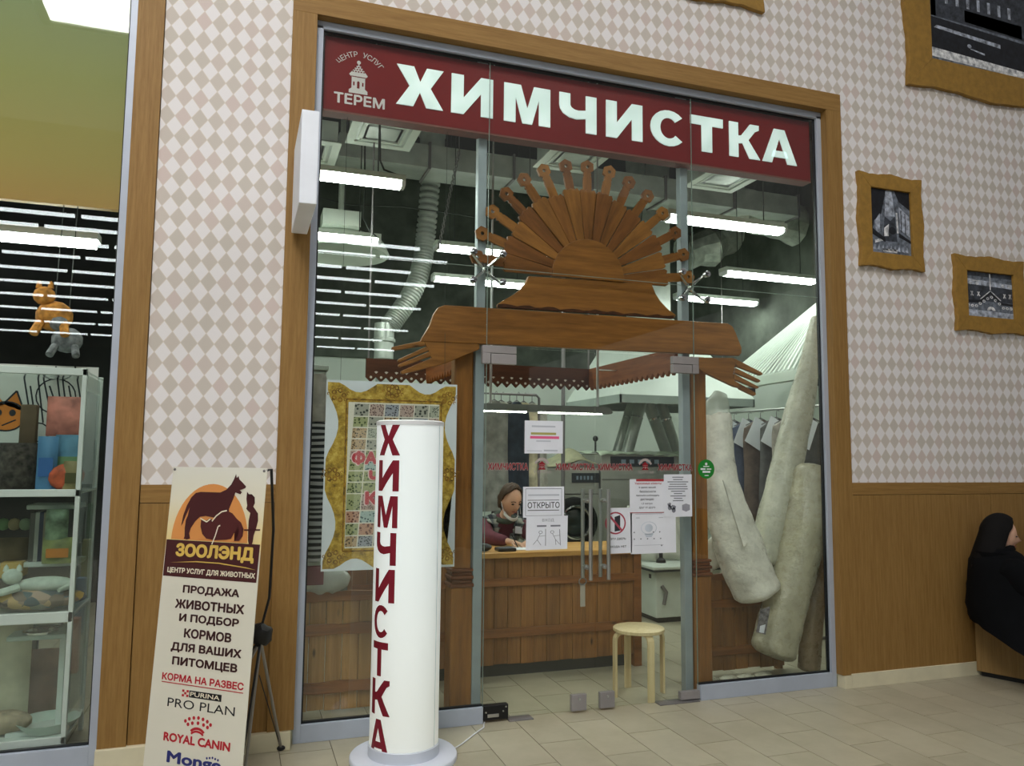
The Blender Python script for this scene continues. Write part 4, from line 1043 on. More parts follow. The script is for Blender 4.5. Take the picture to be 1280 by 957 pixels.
# keys and a tag hanging from the left handle
kp = thing('hanging_tag', 'clear plastic tag and ring hanging from the left door handle', 'tag', (1.795, .045, .64))
MB().tube([(1.795 + .026 * math.cos(q), .092, .80 + .022 * math.sin(q)) for q in [2 * PI * i / 16 for i in range(17)]], .004, 6).build('ring', M_DULL, kp, smooth=True)
MB().box(1.778, 1.812, .09, .094, .64, .775).build('plastic_tag', film_mat('tag_film', (200, 196, 186), .45), kp)

# ================================================================ INSIDE THE SHOP
# ---- fluorescent fittings
def fitting(label, x0, x1, y, z):
    t = thing('ceiling_light', label, 'lamp', ((x0 + x1) / 2, y, z), group='fluorescent fittings hanging in the shop')
    MB().box(x0, x1, y - .075, y + .075, z + .045, z + .09).build('housing', M_VENT, t, bevel=.005)
    m = MB(); n = 8
    for e in (0, 1): pass
    prof = [(y - .07, z + .045), (y - .062, z + .012), (y - .03, z), (y + .03, z), (y + .062, z + .012), (y + .07, z + .045)]
    m.yz(prof, x0 + .03, x1 - .03); m.build('diffuser', M_TUBE, t)
    for e in (x0 + .0, x1 - .03): MB().yz([(p[0], p[1]) for p in prof], e, e + .03).build('end_cap', M_WHITE, t)
    cx = (x0 + x1) / 2
    for xx in (x0 + .2, x1 - .2):
        MB().tube([(xx, y, z + .09), (xx, y, 5.55)], .005, 6).build('suspension_rod', M_CABLE, t)
    return t
LZ = 3.63
def lx(px, py, y): return P(px, py, y).x
fitting('fluorescent light hanging nearest the glass in the left window', lx(505, 234, 1.1) - 1.25, lx(505, 234, 1.1), 1.1, LZ)
fitting('fluorescent light in front of a round white hood in the left window', lx(475, 305, 2.75) - 1.25, lx(475, 305, 2.75), 2.75, LZ)
fitting('fluorescent light partly hidden by the left ends of the sun rays', lx(543, 313, 2.75), lx(543, 313, 2.75) + 1.2, 2.75, LZ)
fitting('fluorescent light below the left sun rays behind the steel post', lx(540, 351, 4.1), lx(540, 351, 4.1) + 1.25, 4.1, LZ)
fitting('brightest fluorescent light at the top of the right window', lx(978, 288, 1.1) - 1.22, lx(978, 288, 1.1), 1.1, LZ)
fitting('fluorescent light touching the right window frame', lx(903, 344, 2.65), lx(903, 344, 2.65) + 1.25, 2.65, LZ)
fitting('fluorescent light just above the right end of the wooden crossbar', lx(945, 380, 4.0) - 1.22, lx(945, 380, 4.0), 4.0, LZ)

# ---- square ceiling diffusers
def vent(label, x0, x1, y0, y1, z=4.22):
    t = thing('ceiling_vent', label, 'vent', ((x0 + x1) / 2, (y0 + y1) / 2, z), group='square air diffusers under the shop ceiling')
    MB().box(x0 + .03, x1 - .03, y0 + .03, y1 - .03, z + .012, z + .20).build('plenum_box', M_DUCT, t)
    w, d = x1 - x0, y1 - y0
    for k in range(4):
        e0, e1 = (0, .165, .235, .305)[k], (.125, .200, .270, .335)[k]
        m = MB(); zz = z + .006 * k
        for a, b, c, e in ((x0 + e0 * w, x1 - e0 * w, y0 + e0 * d, y0 + e1 * d), (x0 + e0 * w, x1 - e0 * w, y1 - e1 * d, y1 - e0 * d), (x0 + e0 * w, x0 + e1 * w, y0 + e1 * d, y1 - e1 * d), (x1 - e1 * w, x1 - e0 * w, y0 + e1 * d, y1 - e1 * d)):
            m.box(a, b, c, e, zz, zz + .01)
        m.build('louvre_ring', M_VENT, t)
    MB().box(x0 + .36 * w, x1 - .36 * w, y0 + .36 * d, y1 - .36 * d, z + .015, z + .02).build('centre_plate', M_VENT, t)
    MB().box(x0 + .05 * w, x1 - .05 * w, y0 + .05 * d, y1 - .05 * d, z + .022, z + .026).build('dark_core', M_VENTD, t)
    MB().tube([(x0 + w / 2, y0 + d / 2, z + .2), (x0 + w / 2, y0 + d / 2, 5.55)], .006, 6).build('hanger', M_CABLE, t)
vent('square white air diffuser hanging under the sign in the left window', .385, .935, 1.28, 1.82)
vent('air diffuser cut by the left frame of the window', -.19, .365, 1.85, 2.40)
vent('air diffuser seen behind the top of the sun rays', 2.06, 2.61, 1.24, 1.78)
vent('air diffuser under the right end of the red sign', 3.60, 4.15, 1.22, 1.76)

# ---- ducts
dt = thing('air_duct', 'rectangular galvanised air duct crossing behind the left air diffuser', 'duct', (1.5, 3.0, 4.5))
for i in range(6):
    MB().box(.45 + i * .9, 1.345 + i * .9, 2.85, 3.25, 4.50, 4.74).build('duct_section', M_DUCT, dt, bevel=.004)
    MB().box(1.335 + i * .9, 1.36 + i * .9, 2.83, 3.27, 4.48, 4.76).build('duct_flange', M_DULL, dt)
for xx in (.9, 3.2, 5.0): MB().tube([(xx, 3.05, 4.74), (xx, 3.05, 5.55)], .006, 6).build('hanger', M_CABLE, dt)
FYD = 4.2
fpts = [P(*p, y=FYD) for p in ((541, 150), (541, 195), (537, 240), (533, 285), (530, 315), (526, 335), (519, 357), (508, 378), (496, 395), (487, 408))]
fx = thing('flexible_duct', 'ribbed silver flexible duct dropping from the ceiling and curving left', 'duct', (1.5, FYD, 2.7))
def smooth_path(pts, n):
    out = []
    for i in range(len(pts) - 1):
        p0, p1, p2, p3 = pts[max(0, i - 1)], pts[i], pts[i + 1], pts[min(len(pts) - 1, i + 2)]
        for k in range(n):
            t = k / n
            out.append(0.5 * ((2 * p1) + (p2 - p0) * t + (2 * p0 - 5 * p1 + 4 * p2 - p3) * t * t + (3 * p1 - p0 - 3 * p2 + p3) * t ** 3))
    return out + [pts[-1]]
sp_ = smooth_path(fpts, 24)
rs = [.105 + (.014 if (i // 2) % 2 else -.006) for i in range(len(sp_))]
MB().tube(sp_, rs, 16).build('ribbed_hose', M_DUCT, fx, smooth=True, angle=30)
e0 = fpts[-1]
MB().lathe([(.11, .05), (.115, .0), (.115, -.12), (.13, -.13), (.13, -.16), (.11, -.17), (.11, -.36)], (e0.x - .06, FYD, e0.z - .02), 20).build('pipe_collar', M_DUCT, fx, smooth=True)
MB().lathe([(.15, -.30), (.15, -.02), (.16, 0), (.16, .06)], (fpts[0].x, FYD, 5.40), 20).build('ceiling_spigot', M_DUCT, fx, smooth=True)
MB().tube([(e0.x - .06, FYD, e0.z - .35), (e0.x - .05, FYD, 1.6)], .09, 12).build('riser_pipe', M_DUCT, fx, smooth=True)
for lab, a, b, r, yy in (('crumpled foil duct above the right end of the sign', (860, 235), (1030, 285), .25, 3.3), ('foil duct sagging behind the brightest light', (855, 318), (1030, 225), .27, 4.6)):
    p, q = P(*a, y=yy), P(*b, y=yy)
    pts = [p + (q - p) * (i / 14) + Vector((random.uniform(-.03, .03), random.uniform(-.05, .05), random.uniform(-.03, .03) - .08 * math.sin(PI * i / 14))) for i in range(15)]
    pts[0] = Vector((p.x, yy, p.z)); t = MB().tube(pts, [r * random.uniform(.85, 1.1) for _ in pts], 12).build('foil_duct', M_FOIL, label=lab, cat='duct', smooth=True, angle=25)
    MB().tube([(p.x + .3, yy, p.z), (p.x + .3, yy, 5.55)], .006, 6).build('hanger', M_CABLE, t)
    MB().tube([(q.x - .3, yy, q.z), (q.x - .3, yy, 5.55)], .006, 6).build('hanger', M_CABLE, t)
# cables and a chain
def wire(label, pts, r=.008, mat=M_CABLE, name='cable'):
    return MB().tube([Vector(p) for p in pts], r, 6).build(name, mat, label=label, cat='cable', smooth=True)
w1 = [P(475, 155, 1.05), P(475, 200, 1.05), P(480, 212, 1.05), P(495, 218, 1.05), P(507, 222, 1.05)]
wire('grey cable looping down to the light nearest the glass', [Vector((w1[0].x, 1.05, 5.55))] + w1)
wire('grey cable drooping to the light by the round hood', [Vector((P(456, 190, 2.6).x, 2.6, 5.56))] + [P(*q, y=2.6) for q in ((456, 190), (456, 240), (454, 272), (462, 288), (472, 297))])
wire('long thin cable sagging across the dark ceiling', [P(*q, y=3.6) for q in ((398, 247), (440, 256), (500, 258), (560, 266), (610, 274), (700, 288), (800, 300))] + [Vector((P(810, 300, 3.6).x, 3.6, 5.55))], .007)
ch = MB()
a, b = P(574, 188, 2.2), P(548, 312, 2.2)
for i in range(34):
    p = a + (b - a) * (i / 33)
    ch.tube([p + Vector((.012 * math.cos(q) if i % 2 else 0, 0 if i % 2 else .012 * math.cos(q), .026 * math.sin(q))) for q in [2 * PI * k / 8 for k in range(9)]], .004, 4, cap=False)
ch.tube([a, (a.x, a.y, 5.55)], .005, 5)
ch.build('chain', M_DULL, label='thin chain hanging beside the ribbed duct', cat='chain')
# round white hood behind the second light
rc = P(425, 305, 3.6)
MB().lathe([(.02, .22), (.30, .20), (.46, .12), (.52, .0), (.50, -.02), (.40, .06), (.02, .10)], (rc.x, 3.6, rc.z - .1), 36).tube([(rc.x, 3.6, rc.z + .1), (rc.x, 3.6, 5.55)], .03, 8).build('round_hood', M_VENT, label='round white ceiling hood behind the left fluorescent light', cat='hood', smooth=True)
bx = P(428, 278, 3.2)
MB().box(bx.x - .2, bx.x + .17, 3.1, 3.4, bx.z - .05, bx.z + .1).build('vent_box', M_VENT, label='small white vent box above the round ceiling hood', cat='vent')

# ---- big white extraction hood over the machines
hd = thing('extraction_hood', 'white sheet metal extraction hood over the washing machines', 'hood', (4.4, 3.5, 2.2))
hx0, hx1, hy0, hy1, hz = 3.49, 5.20, 2.88, 4.35, 2.2
M_HOOD = plain('hood_white', (204, 214, 204), .4, var=.03, vscale=2)
m = MB(); m.add([(hx0, hy0, hz + .09), (hx1, hy0, hz + .09), (hx1, hy1, hz + .09), (hx0, hy1, hz + .09), (hx0 + .6, hy0 + .75, 3.3), (hx1 - .6, hy0 + .75, 3.3), (hx1 - .6, hy1 - .2, 3.3), (hx0 + .6, hy1 - .2, 3.3)],
      [(0, 1, 5, 4), (1, 2, 6, 5), (2, 3, 7, 6), (3, 0, 4, 7), (4, 5, 6, 7)]); m.build('hood_cone', M_HOOD, hd)
m = MB(); m.box(hx0, hx1, hy0, hy0 + .02, hz, hz + .09).box(hx0, hx1, hy1 - .02, hy1, hz, hz + .09).box(hx0, hx0 + .02, hy0, hy1, hz, hz + .09).box(hx1 - .02, hx1, hy0, hy1, hz, hz + .09)
m.build('hood_rim', plain('hood_rim_grey', (150, 162, 154), .4, var=.03), hd)
m = MB().box(4.2, 4.6, 3.7, 4.1, 3.3, 5.55); m.build('hood_chimney', M_DUCT, hd)
# ---- pleated white canopy on the right side
tn = thing('pleated_canopy', 'white pleated canopy sloping down over the hanging clothes on the right', 'canopy', (5.7, 3.0, 2.49))
m = MB(); n = 46
cA = Vector((6.12, 2.62, 3.58))
for i in range(n):
    def edge(s): return Vector((5.40 + .26 * s, 1.75 + 2.5 * s, 2.60))
    p, q = edge(i / n), edge((i + 1) / n); mid = (p + q) / 2 + Vector((.05, 0, .06))
    m.add([p, mid, cA + (mid - cA) * .06, cA + (p - cA) * .06], [(0, 1, 2, 3)]); m.add([mid, q, cA + (q - cA) * .06, cA + (mid - cA) * .06], [(0, 1, 2, 3)])
m.build('pleated_cloth', plain('canopy_cloth', (176, 186, 176), .75, var=.02), tn)
for i in range(26):  # streaks of lamp light on the canopy, built as thin pale tubes
    q = Vector((5.40 + .26 * i / 25, 1.75 + 2.5 * i / 25, 2.605))
    MB().tube([q + Vector((-.006, 0, .012)), cA + (q - cA) * .06 + Vector((-.004, 0, .004))], [.011, .003], 6).build('light_streak', plain('light_streak_white', (232, 238, 230), .5, var=.02), tn)
MB().xy([(5.38, 1.75), (5.46, 1.75), (5.72, 4.25), (5.64, 4.25)], 2.49, 2.60).build('canopy_rail', M_VENT, tn, bevel=.004)
MB().tube([cA, (cA.x, cA.y, 5.55)], .012, 8).build('top_support', M_DULL, tn)
for yy in (2.3, 3.6): MB().box(5.42 + .104 * (yy - 1.75), 5.55 + .104 * (yy - 1.75), yy, yy + .03, 2.41, 2.49).build('bracket', M_BLACK, tn)
for yy in (1.8, 4.2): MB().tube([(5.42 + .104 * (yy - 1.75), yy, 2.6), (5.42 + .104 * (yy - 1.75), yy, 5.55)], .005, 6).build('support_wire', M_DULL, tn)

# ---- washing machines
M_MACH = plain('machine_steel', (172, 174, 164), .38, .35, .5, var=.06, vscale=3)
M_RUB = plain('door_rubber', (22, 24, 24), .5, var=.1); M_PANEL = plain('panel_dark', (34, 42, 46), .35, var=.05)
def washer(label, x0, x1, y, top, cx, cz, r, panel):
    t = thing('washing_machine', label, 'washing machine', ((x0 + x1) / 2, y, 0), group='industrial washing machines behind the counter')
    MB().box(x0, x1, y, y + .95, .08, top).build('body', M_MACH, t, bevel=.012)
    MB().box(x0 + .03, x1 - .03, y + .05, y + .9, 0, .08).build('plinth', M_BLACK, t)
    MB().lathe([(r * .55, -.01), (r * .62, -.06), (r * .80, -.07), (r, -.05), (r * 1.04, 0)], (cx, y, cz), 36, axis='y', cap=False).build('door_ring', M_RUB, t, smooth=True)
    d = MB().lathe([(.001, -.03), (r * .5, -.028), (r * .60, -.012), (r * .62, .0)], (cx, y, cz), 30, axis='y', cap=False).build('door_glass', plain('porthole_glass', (40, 50, 48), .08, spec=.8), t, smooth=True)
    MB().lathe([(r * .60, -.07), (r * .66, -.085), (r * .72, -.075)], (cx, y, cz), 36, axis='y', cap=False).build('chrome_ring', M_CHROME, t, smooth=True)
    p = MB().box(panel[0], panel[1], y - .012, y + .002, panel[2], panel[3]).build('control_panel', M_PANEL, t, bevel=.003)
    w = panel[1] - panel[0]
    for i in range(5): MB().box(panel[0] + w * (.16 + .13 * i), panel[0] + w * (.23 + .13 * i), y - .016, y - .011, panel[2] + .3 * (panel[3] - panel[2]), panel[2] + .7 * (panel[3] - panel[2])).build('button', plain('button_grey', (120, 138, 150), .4), p)
    MB().box(x0 + .01, x1 - .01, y - .004, y + .0, top - .30, top - .294).build('seam', M_BLACK, t)
washer('steel washing machine seen between the open sign and the door handles', 2.66, 3.585, 3.6, 1.49, P(717.7, 652, 3.6).x, P(717.7, 652, 3.6).z, .27, (P(714.5, 597, 3.6).x, P(748.5, 597, 3.6).x, P(730, 603, 3.6).z, P(730, 591, 3.6).z))
washer('tall steel washing machine with a film covered top under the silver pipes', 3.605, 4.75, 3.6, 1.655, P(820, 645, 3.6).x, P(820, 645, 3.6).z, .30, (P(763, 575, 3.6).x, P(842, 575, 3.6).x, P(800, 583, 3.6).z, P(800, 570.5, 3.6).z))
fm = MB()
fm.surf(lambda u, v: Vector((3.58 + 1.2 * u, 3.56 + 1.0 * v, 1.665 + .018 * abs(math.sin(u * 21)) + .012 * math.sin(v * 13 + u * 5) - (.035 * (1 - min(1, v * 12))))), 60, 16)
fm.build('film_sheet', plain('film_pale_green', (206, 222, 196), .25, spec=.7, var=.06), label='crinkled pale plastic film lying on the tall washing machine', cat='film', smooth=True, solid=.003)
tp = MB()
tp.surf(lambda u, v: Vector((2.80 + .76 * u, 3.58 + .85 * v, 1.49 + .012 + (.20 * math.exp(-((u - .72) / .28) ** 2) + .015 * math.sin(u * 19)) * math.sin(PI * min(1, .12 + v * .85)) )), 40, 14)
tp.build('cloth_heap', plain('beige_cloth', (158, 156, 126), .85, var=.08, vscale=9), label='beige cloth heaped on top of the left washing machine', cat='cloth', smooth=True, solid=.006)
mt = P(756, 560, 3.5)
gg = thing('gauge', 'small black knob standing on a thin stem above the machines', 'gauge', (mt.x, 3.75, 1.66))
MB().tube([(mt.x, 3.75, 1.68), (mt.x, 3.75, 1.80)], .012, 8).build('stem', M_RUB, gg)
MB().ball((mt.x, 3.75, 1.83), (.035, .03, .035), 10).build('knob', M_RUB, gg, smooth=True)

# ---- silver exhaust pipes rising from the machines to the hood
for lab, a, b, yy in (('silver pipe leaning right in the middle behind the doors', (783.5, 567), (801.5, 508), 3.95), ('shaded silver pipe behind the leaning one', (772, 567), (791, 508), 4.25), ('silver pipe leaning left to meet its neighbour', (834, 567), (810, 508), 4.05), ('outermost silver pipe beside the right door post', (846, 556), (826, 508), 4.15)):
    p, q = P(*a, y=yy), P(*b, y=yy); q.z = max(q.z, 2.3); p.z = min(p.z, 1.66)
    t = MB().tube([p, q], .073, 18).build('exhaust_pipe', M_DUCT, label=lab, cat='pipe', smooth=True)
    d = (q - p).normalized(); c = p + (q - p) * .7
    MB().tube([c - d * .012, c + d * .012], .078, 18).build('pipe_joint', M_CHROME, t, smooth=True)

# ---- LED bar lamp above the counter
ld = thing('bar_lamp', 'slim grey bar lamp with two rows of bright diodes above the counter', 'lamp', (2.0, 1.2, 1.96))
MB().xz([(1.42, 1.965), (1.42, 2.0), (1.44, 2.02), (2.51, 2.02), (2.545, 1.975), (2.53, 1.965)], 1.15, 1.25).build('housing', plain('lamp_grey', (120, 126, 120), .45, .3), ld)
M_LED = emit('diodes', (255, 255, 240), 30.0)
for a, b in ((1.43, 1.80), (1.90, 2.46)):
    m = MB(); n = int((b - a) / .028)
    for i in range(n): m.box(a + (b - a) * i / n, a + (b - a) * (i + .7) / n, 1.165, 1.19, 1.956, 1.9655)
    m.build('diode_strip', M_LED, ld)
for xx in (1.50, 2.428): MB().tube([(xx, 1.2, 2.02), (xx, 1.2, 2.75), (xx, 1.2, 5.55)], [.011, .011, .004], 8).build('hanging_rod', M_STEEL, ld, smooth=True)
MB().tube([(2.428, 1.2, 2.33), (2.66, 1.2, 2.33)], .005, 6).build('cross_rod', M_STEEL, ld)

# ---- white press / spotting table on the right
sp_t = thing('press_table', 'white spotting cabinet with a flat top and steam column right of the counter', 'machine', (3.9, 2.55, 0))
M_CABW = plain('cabinet_white', (208, 216, 206), .4, var=.03)
MB().box(3.56, 4.3, 2.27, 2.95, .05, .50).build('cabinet', M_CABW, sp_t, bevel=.01)
MB().box(3.6, 4.27, 2.3, 2.92, 0, .05).build('plinth', M_BLACK, sp_t)
MB().box(3.50, 4.40, 2.20, 3.0, .52, .55).build('table_top', M_CABW, sp_t, bevel=.008)
MB().box(3.50, 4.40, 2.205, 3.0, .50, .52).build('table_edge', M_PANEL, sp_t)
MB().tube([(3.75, 2.5, .55), (3.75, 2.5, 1.35)], .018, 10).build('steam_column', M_DULL, sp_t, smooth=True)
MB().lathe([(.05, .55), (.045, .58), (.02, .60), (.02, .72)], (3.75, 2.5, 0), 14).build('column_foot', M_BLACK, sp_t, smooth=True)
MB().tube([(3.62, 2.26, .36), (3.66, 2.24, .30), (3.63, 2.24, .18)], .018, 8).build('drain_tap', M_DULL, sp_t, smooth=True)
MB().box(3.555, 3.562, 2.36, 2.40, .42, .46).build('switch', M_BLACK, sp_t)
cl = MB(); cl.surf(lambda u, v: Vector((3.52 + .8 * u, 2.62 + .06 * math.sin(u * 17 + v * 2) + .12 * v, .56 + .55 * v)), 40, 10)
cl.build('draped_cloth', plain('cloth_offwhite', (206, 206, 194), .85, var=.06), label='off white cloth draped behind the steam column', cat='cloth', smooth=True, solid=.008)

# ---- clothes
FAB = [plain('cloth_%d' % i, c, .85, var=.16, vscale=9, bump=.3, bscale=30) for i, c in enumerate(((134, 134, 128), (84, 84, 82), (176, 174, 162), (200, 190, 158), (52, 58, 68), (132, 128, 122), (70, 78, 96), (152, 146, 136), (96, 82, 72)))]
M_TAGP = plain('tag_paper', (232, 236, 240), .8, var=.02)
def garment(label, cx, cy, zt, w, h, fab, group, tagged=False, kind=0, tw=0.0):
    g = thing('garment', label, 'garment', (cx, cy, zt - h), group=group)
    m = MB(); sd = random.uniform(0, 9)
    def f(u, v):
        a = 2 * PI * u; k = min(1, v / .10)
        ww = w / 2 * (.28 + .72 * math.sin(k * PI / 2)) * (1 + .10 * v) ; dd = (.045 + .03 * v) * (1 + .55 * math.sin(5 * a + sd) * v)
        return Vector((cx + ww * math.cos(a) * (1 + .04 * math.sin(9 * v + sd)), cy + dd * math.sin(a) + tw * math.cos(a), zt - .05 - v * h))
    m.surf(f, 28, 14, wrap=True); m.build('cloth', fab, g, smooth=True)
    hk = MB().tube([(cx, cy, zt - .08), (cx, cy, zt + .02), (cx + .02, cy, zt + .05), (cx + .035, cy, zt + .03)], .004, 6).tube([(cx - w * .40, cy, zt - .11), (cx, cy, zt - .03), (cx + w * .40, cy, zt - .11)], .006, 6).build('hanger', M_DULL, g, smooth=True)
    if tagged:
        b = random.uniform(-.55, -.30); cz = zt - .20; hw, hh = .105, .145
        c, s = math.cos(b), math.sin(b)
        t = MB(); yy = cy - .085
        q = [(cx - .10 + a * c - e * s, yy - .004 * a, cz + a * s + e * c) for a, e in ((-hw, -hh), (hw, -hh), (hw, hh), (-hw, hh))]
        t.add([Vector(k) for k in q] + [Vector(k) + Vector((0, .003, 0)) for k in q], [(0, 1, 2, 3), (7, 6, 5, 4), (0, 4, 5, 1), (1, 5, 6, 2), (2, 6, 7, 3), (3, 7, 4, 0)])
        t.build('paper_tag', M_TAGP, g)
    return g
gl_ = 'clothes hanging on the rail behind the counter'
labs = ['grey jacket nearest the door post on the rail behind the woman', 'pale grey coat second on the rail behind the woman', 'dark grey coat third on the rail behind the woman', 'black garment fourth on the rail above the notice edge', 'cream garment hanging below the pink line notice', 'beige garment at the right end of the rail behind the counter']
for i, (px, w, fi, h) in enumerate(((618, .34, 0, 1.05), (627, .36, 2, .85), (638, .32, 1, 1.1), (646, .26, 4, 1.15), (655, .30, 3, 1.2), (666, .32, 2, 1.25))):
    p = P(px, 492, 2.55 + .05 * (i % 3)); garment(labs[i], p.x, 2.55 + .06 * (i % 3), 2.19, w, h, FAB[fi], gl_)
rk = thing('clothes_rail', 'dark metal clothes rail on legs behind the woman', 'rail', (2.1, 2.6, 0))
MB().tube([(1.55, 2.6, 0), (1.55, 2.6, 2.22), (2.42, 2.6, 2.22), (2.45, 2.6, 2.19), (2.45, 2.6, 0)], .014, 8).build('rail_tube', M_DULL, rk, smooth=True)
MB().tube([(1.55, 2.3, .02), (1.55, 2.9, .02)], .014, 8).tube([(2.45, 2.3, .02), (2.45, 2.9, .02)], .014, 8).build('rail_feet', M_DULL, rk)
pole = P(704, 480, 3.2); MB().tube([(pole.x, 3.2, 0), (pole.x, 3.2, 4.6)], .022, 10).build('wall_pipe', M_DULL, label='thin dark upright pipe behind the notice on the left door', cat='pipe', smooth=True)
gr_ = 'tagged clothes hanging on the rail by the right window'
rr_ = thing('clothes_rail', 'steel clothes rail seen between the wrapped carpet rolls', 'rail', (4.85, 2.3, 0))
MB().tube([(4.85, 1.2, 0), (4.85, 1.2, 2.12), (4.85, 3.6, 2.12), (4.85, 3.6, 0)], .016, 8).build('rail_tube', M_STEEL, rr_, smooth=True)
MB().tube([(4.55, 1.2, .02), (5.15, 1.2, .02)], .014, 8).tube([(4.55, 3.6, .02), (5.15, 3.6, .02)], .014, 8).build('rail_feet', M_DULL, rr_)
rl = ['dark blue tagged garment farthest along the right rail', 'grey tagged garment next to the farthest on the right rail', 'black tagged garment third from the far end of the right rail', 'slate tagged garment in the middle of the right rail', 'brown tagged garment right of the middle on the right rail', 'black tagged garment third from the near end of the right rail', 'taupe tagged garment second from the near end of the right rail', 'dark tagged garment nearest the glass on the right rail']
for i, fi in enumerate((6, 5, 4, 6, 8, 1, 7, 1)):
    garment(rl[i], 4.85 + .02 * (i % 2), 3.25 - .235 * i, 2.07, .46, 1.1 + .1 * (i % 3), FAB[fi], gr_, tagged=(i not in (1, 6)), tw=.03)

# ---- wrapped carpet rolls in the right window
def film():
    t = NT('wrapped_roll'); return t
def rollmat(name, c, var=.10):
    t = NT(name); vec = t.coord('Object'); n = t.noise(vec, 7, 5, .6); n2 = t.noise(vec, 22, 4, .6)
    t.bump(n2, .7, .014)
    return t.fin(t.ramp(n, [(.3, lin([x * (1 - var) for x in c])), (.7, lin([min(255, x * (1 + var)) for x in c]))]), t.ramp(n2, [(.3, (.16, .16, .16, 1)), (.7, (.5, .5, .5, 1))]), 0, .6)
def roll(label, pts, rad, mat, tie=True, cap=None, marks=None):
    t = thing('carpet_roll', label, 'carpet roll', tuple(pts[-1]), group='wrapped carpet rolls in the right window')
    sp2 = smooth_path([Vector(p) for p in pts], 6); k = len(sp2) - 1
    rr2 = []
    for i in range(k + 1):
        s = i / k * (len(rad) - 1); j = min(int(s), len(rad) - 2); rr2.append(rad[j] + (rad[j + 1] - rad[j]) * (s - j))
    d0 = (sp2[0] - sp2[1]).normalized(); d9 = (sp2[-1] - sp2[-2]).normalized()      # gathered, rounded ends
    sp2 = [sp2[0] + d0 * rr2[0] * .50, sp2[0] + d0 * rr2[0] * .42, sp2[0] + d0 * rr2[0] * .22] + sp2 + [sp2[-1] + d9 * rr2[-1] * .16, sp2[-1] + d9 * rr2[-1] * .28, sp2[-1] + d9 * rr2[-1] * .33]
    rr2 = [rr2[0] * .25, rr2[0] * .62, rr2[0] * .90] + rr2 + [rr2[-1] * .93, rr2[-1] * .70, rr2[-1] * .28]
    m = MB(); n = 28
    m.tube(sp2, rr2, n)
    rn = random.Random(len(label))
    ph = [rn.uniform(0, 6) for _ in range(4)]
    nv = len(m.v)
    for i in range(nv):
        r, j = divmod(i, n); c = sp2[r]; v = Vector(m.v[i]); a = 2 * PI * j / n
        m.v[i] = tuple(c + (v - c) * (1 + .05 * math.sin(2 * a + ph[0] + r * .22) + .03 * math.sin(5 * a + ph[1] - r * .5) + .02 * math.sin(r * 1.9 + ph[2])))
    m.build('wrapped_body', mat, t, smooth=True, angle=60)
    if tie:
        e = Vector(pts[-1]); d = (Vector(pts[-1]) - Vector(pts[-2])).normalized()
        MB().tube([e - d * .01, e + d * .015, e + d * .05], [rad[-1] * .55, .02, .028], 10).build('twisted_end', mat, t, smooth=True)
    return t
Y1 = .20
def pp(x, y, d): q = P(x, y, d); return (q.x, d, q.z)
M_RW = rollmat('roll_white_film', (222, 218, 206)); M_RB = rollmat('roll_beige_film', (168, 162, 138)); M_RBR = rollmat('roll_brown_film', (138, 118, 88)); M_RG = rollmat('roll_grey_film', (176, 174, 156))
ra_ = roll('thick white wrapped carpet roll leaning right below the green sticker', [pp(897, 520, .30), pp(898, 575, .29), pp(906, 630, .27), pp(926, 690, .25), pp(946, 738, .23)], [.10, .125, .15, .17, .165], M_RW)
fl2 = MB(); q0 = Vector(pp(897, 520, .30))
fl2.tube([q0 + Vector((0, 0, -.05)), q0 + Vector((.0, 0, .10)), q0 + Vector((.03, 0, .17))], [.10, .085, .05], 14); fl2.build('loose_film', film_mat('clear_film', (214, 224, 212), .55), ra_, smooth=True)
fq = [pp(904, 600, .14), pp(913, 612, .125), pp(935, 675, .07), pp(930, 684, .075)]
MB().add([Vector(k) for k in fq] + [Vector(k) + Vector((0, .012, 0)) for k in fq], [(0, 1, 2, 3), (7, 6, 5, 4), (0, 4, 5, 1), (1, 5, 6, 2), (2, 6, 7, 3), (3, 7, 4, 0)]).build('film_flap', M_RW, ra_)
roll('long pale carpet roll leaning from the upper right window corner', [pp(1021, 398, .42), pp(1012, 450, .42), pp(1000, 510, .41), pp(984, 580, .40), pp(966, 650, .38), pp(955, 700, .37)], [.04, .075, .115, .12, .115, .11], M_RG, tie=False)
rc_ = roll('thick beige carpet roll with a grey label standing at the right window frame', [pp(1014, 590, .24), pp(1008, 640, .24), pp(996, 700, .235), pp(981, 760, .225), pp(966, 812, .215)], [.13, .16, .165, .165, .155], M_RB)
lq = [pp(951, 762, .055), pp(963, 758, .05), pp(957, 793, .05), pp(946, 790, .055)]
lb = MB().add([Vector(k) for k in lq] + [Vector(k) + Vector((0, .01, 0)) for k in lq], [(0, 1, 2, 3), (7, 6, 5, 4), (0, 4, 5, 1), (1, 5, 6, 2), (2, 6, 7, 3), (3, 7, 4, 0)]).build('grey_label', plain('label_grey', (110, 106, 108), .6, var=.4, vscale=40), rc_)
MB().add([Vector(pp(x, y, .045)) for x, y in ((950, 782), (957, 780), (955, 791), (949, 790))], [(0, 1, 2, 3)]).build('barcode_patch', M_PAPER, lb)
roll('slim brown carpet roll standing in the right window corner', [pp(1024, 690, .30), pp(1020, 740, .30), pp(1014, 790, .30), pp(1011, 834, .30)], [.075, .085, .085, .08], M_RBR, tie=False)
roll('small cream carpet roll wedged between the two thick rolls', [pp(988, 625, .46), pp(979, 650, .46), pp(968, 690, .46)], [.07, .075, .075], rollmat('roll_cream_film', (212, 210, 180)), tie=False)
bg = MB(); c = P(895, 690, .42)
bg.ball((c.x, .42, c.z), (.10, .05, .13), 14, fn=lambda v: v + Vector((.015 * math.sin(v.z * 60), 0, .02 * math.sin(v.x * 50))))
bg.build('plastic_bag', M_RW, label='crumpled white plastic bag hooked over the right fence', cat='bag', smooth=True)
sc_ = MB()
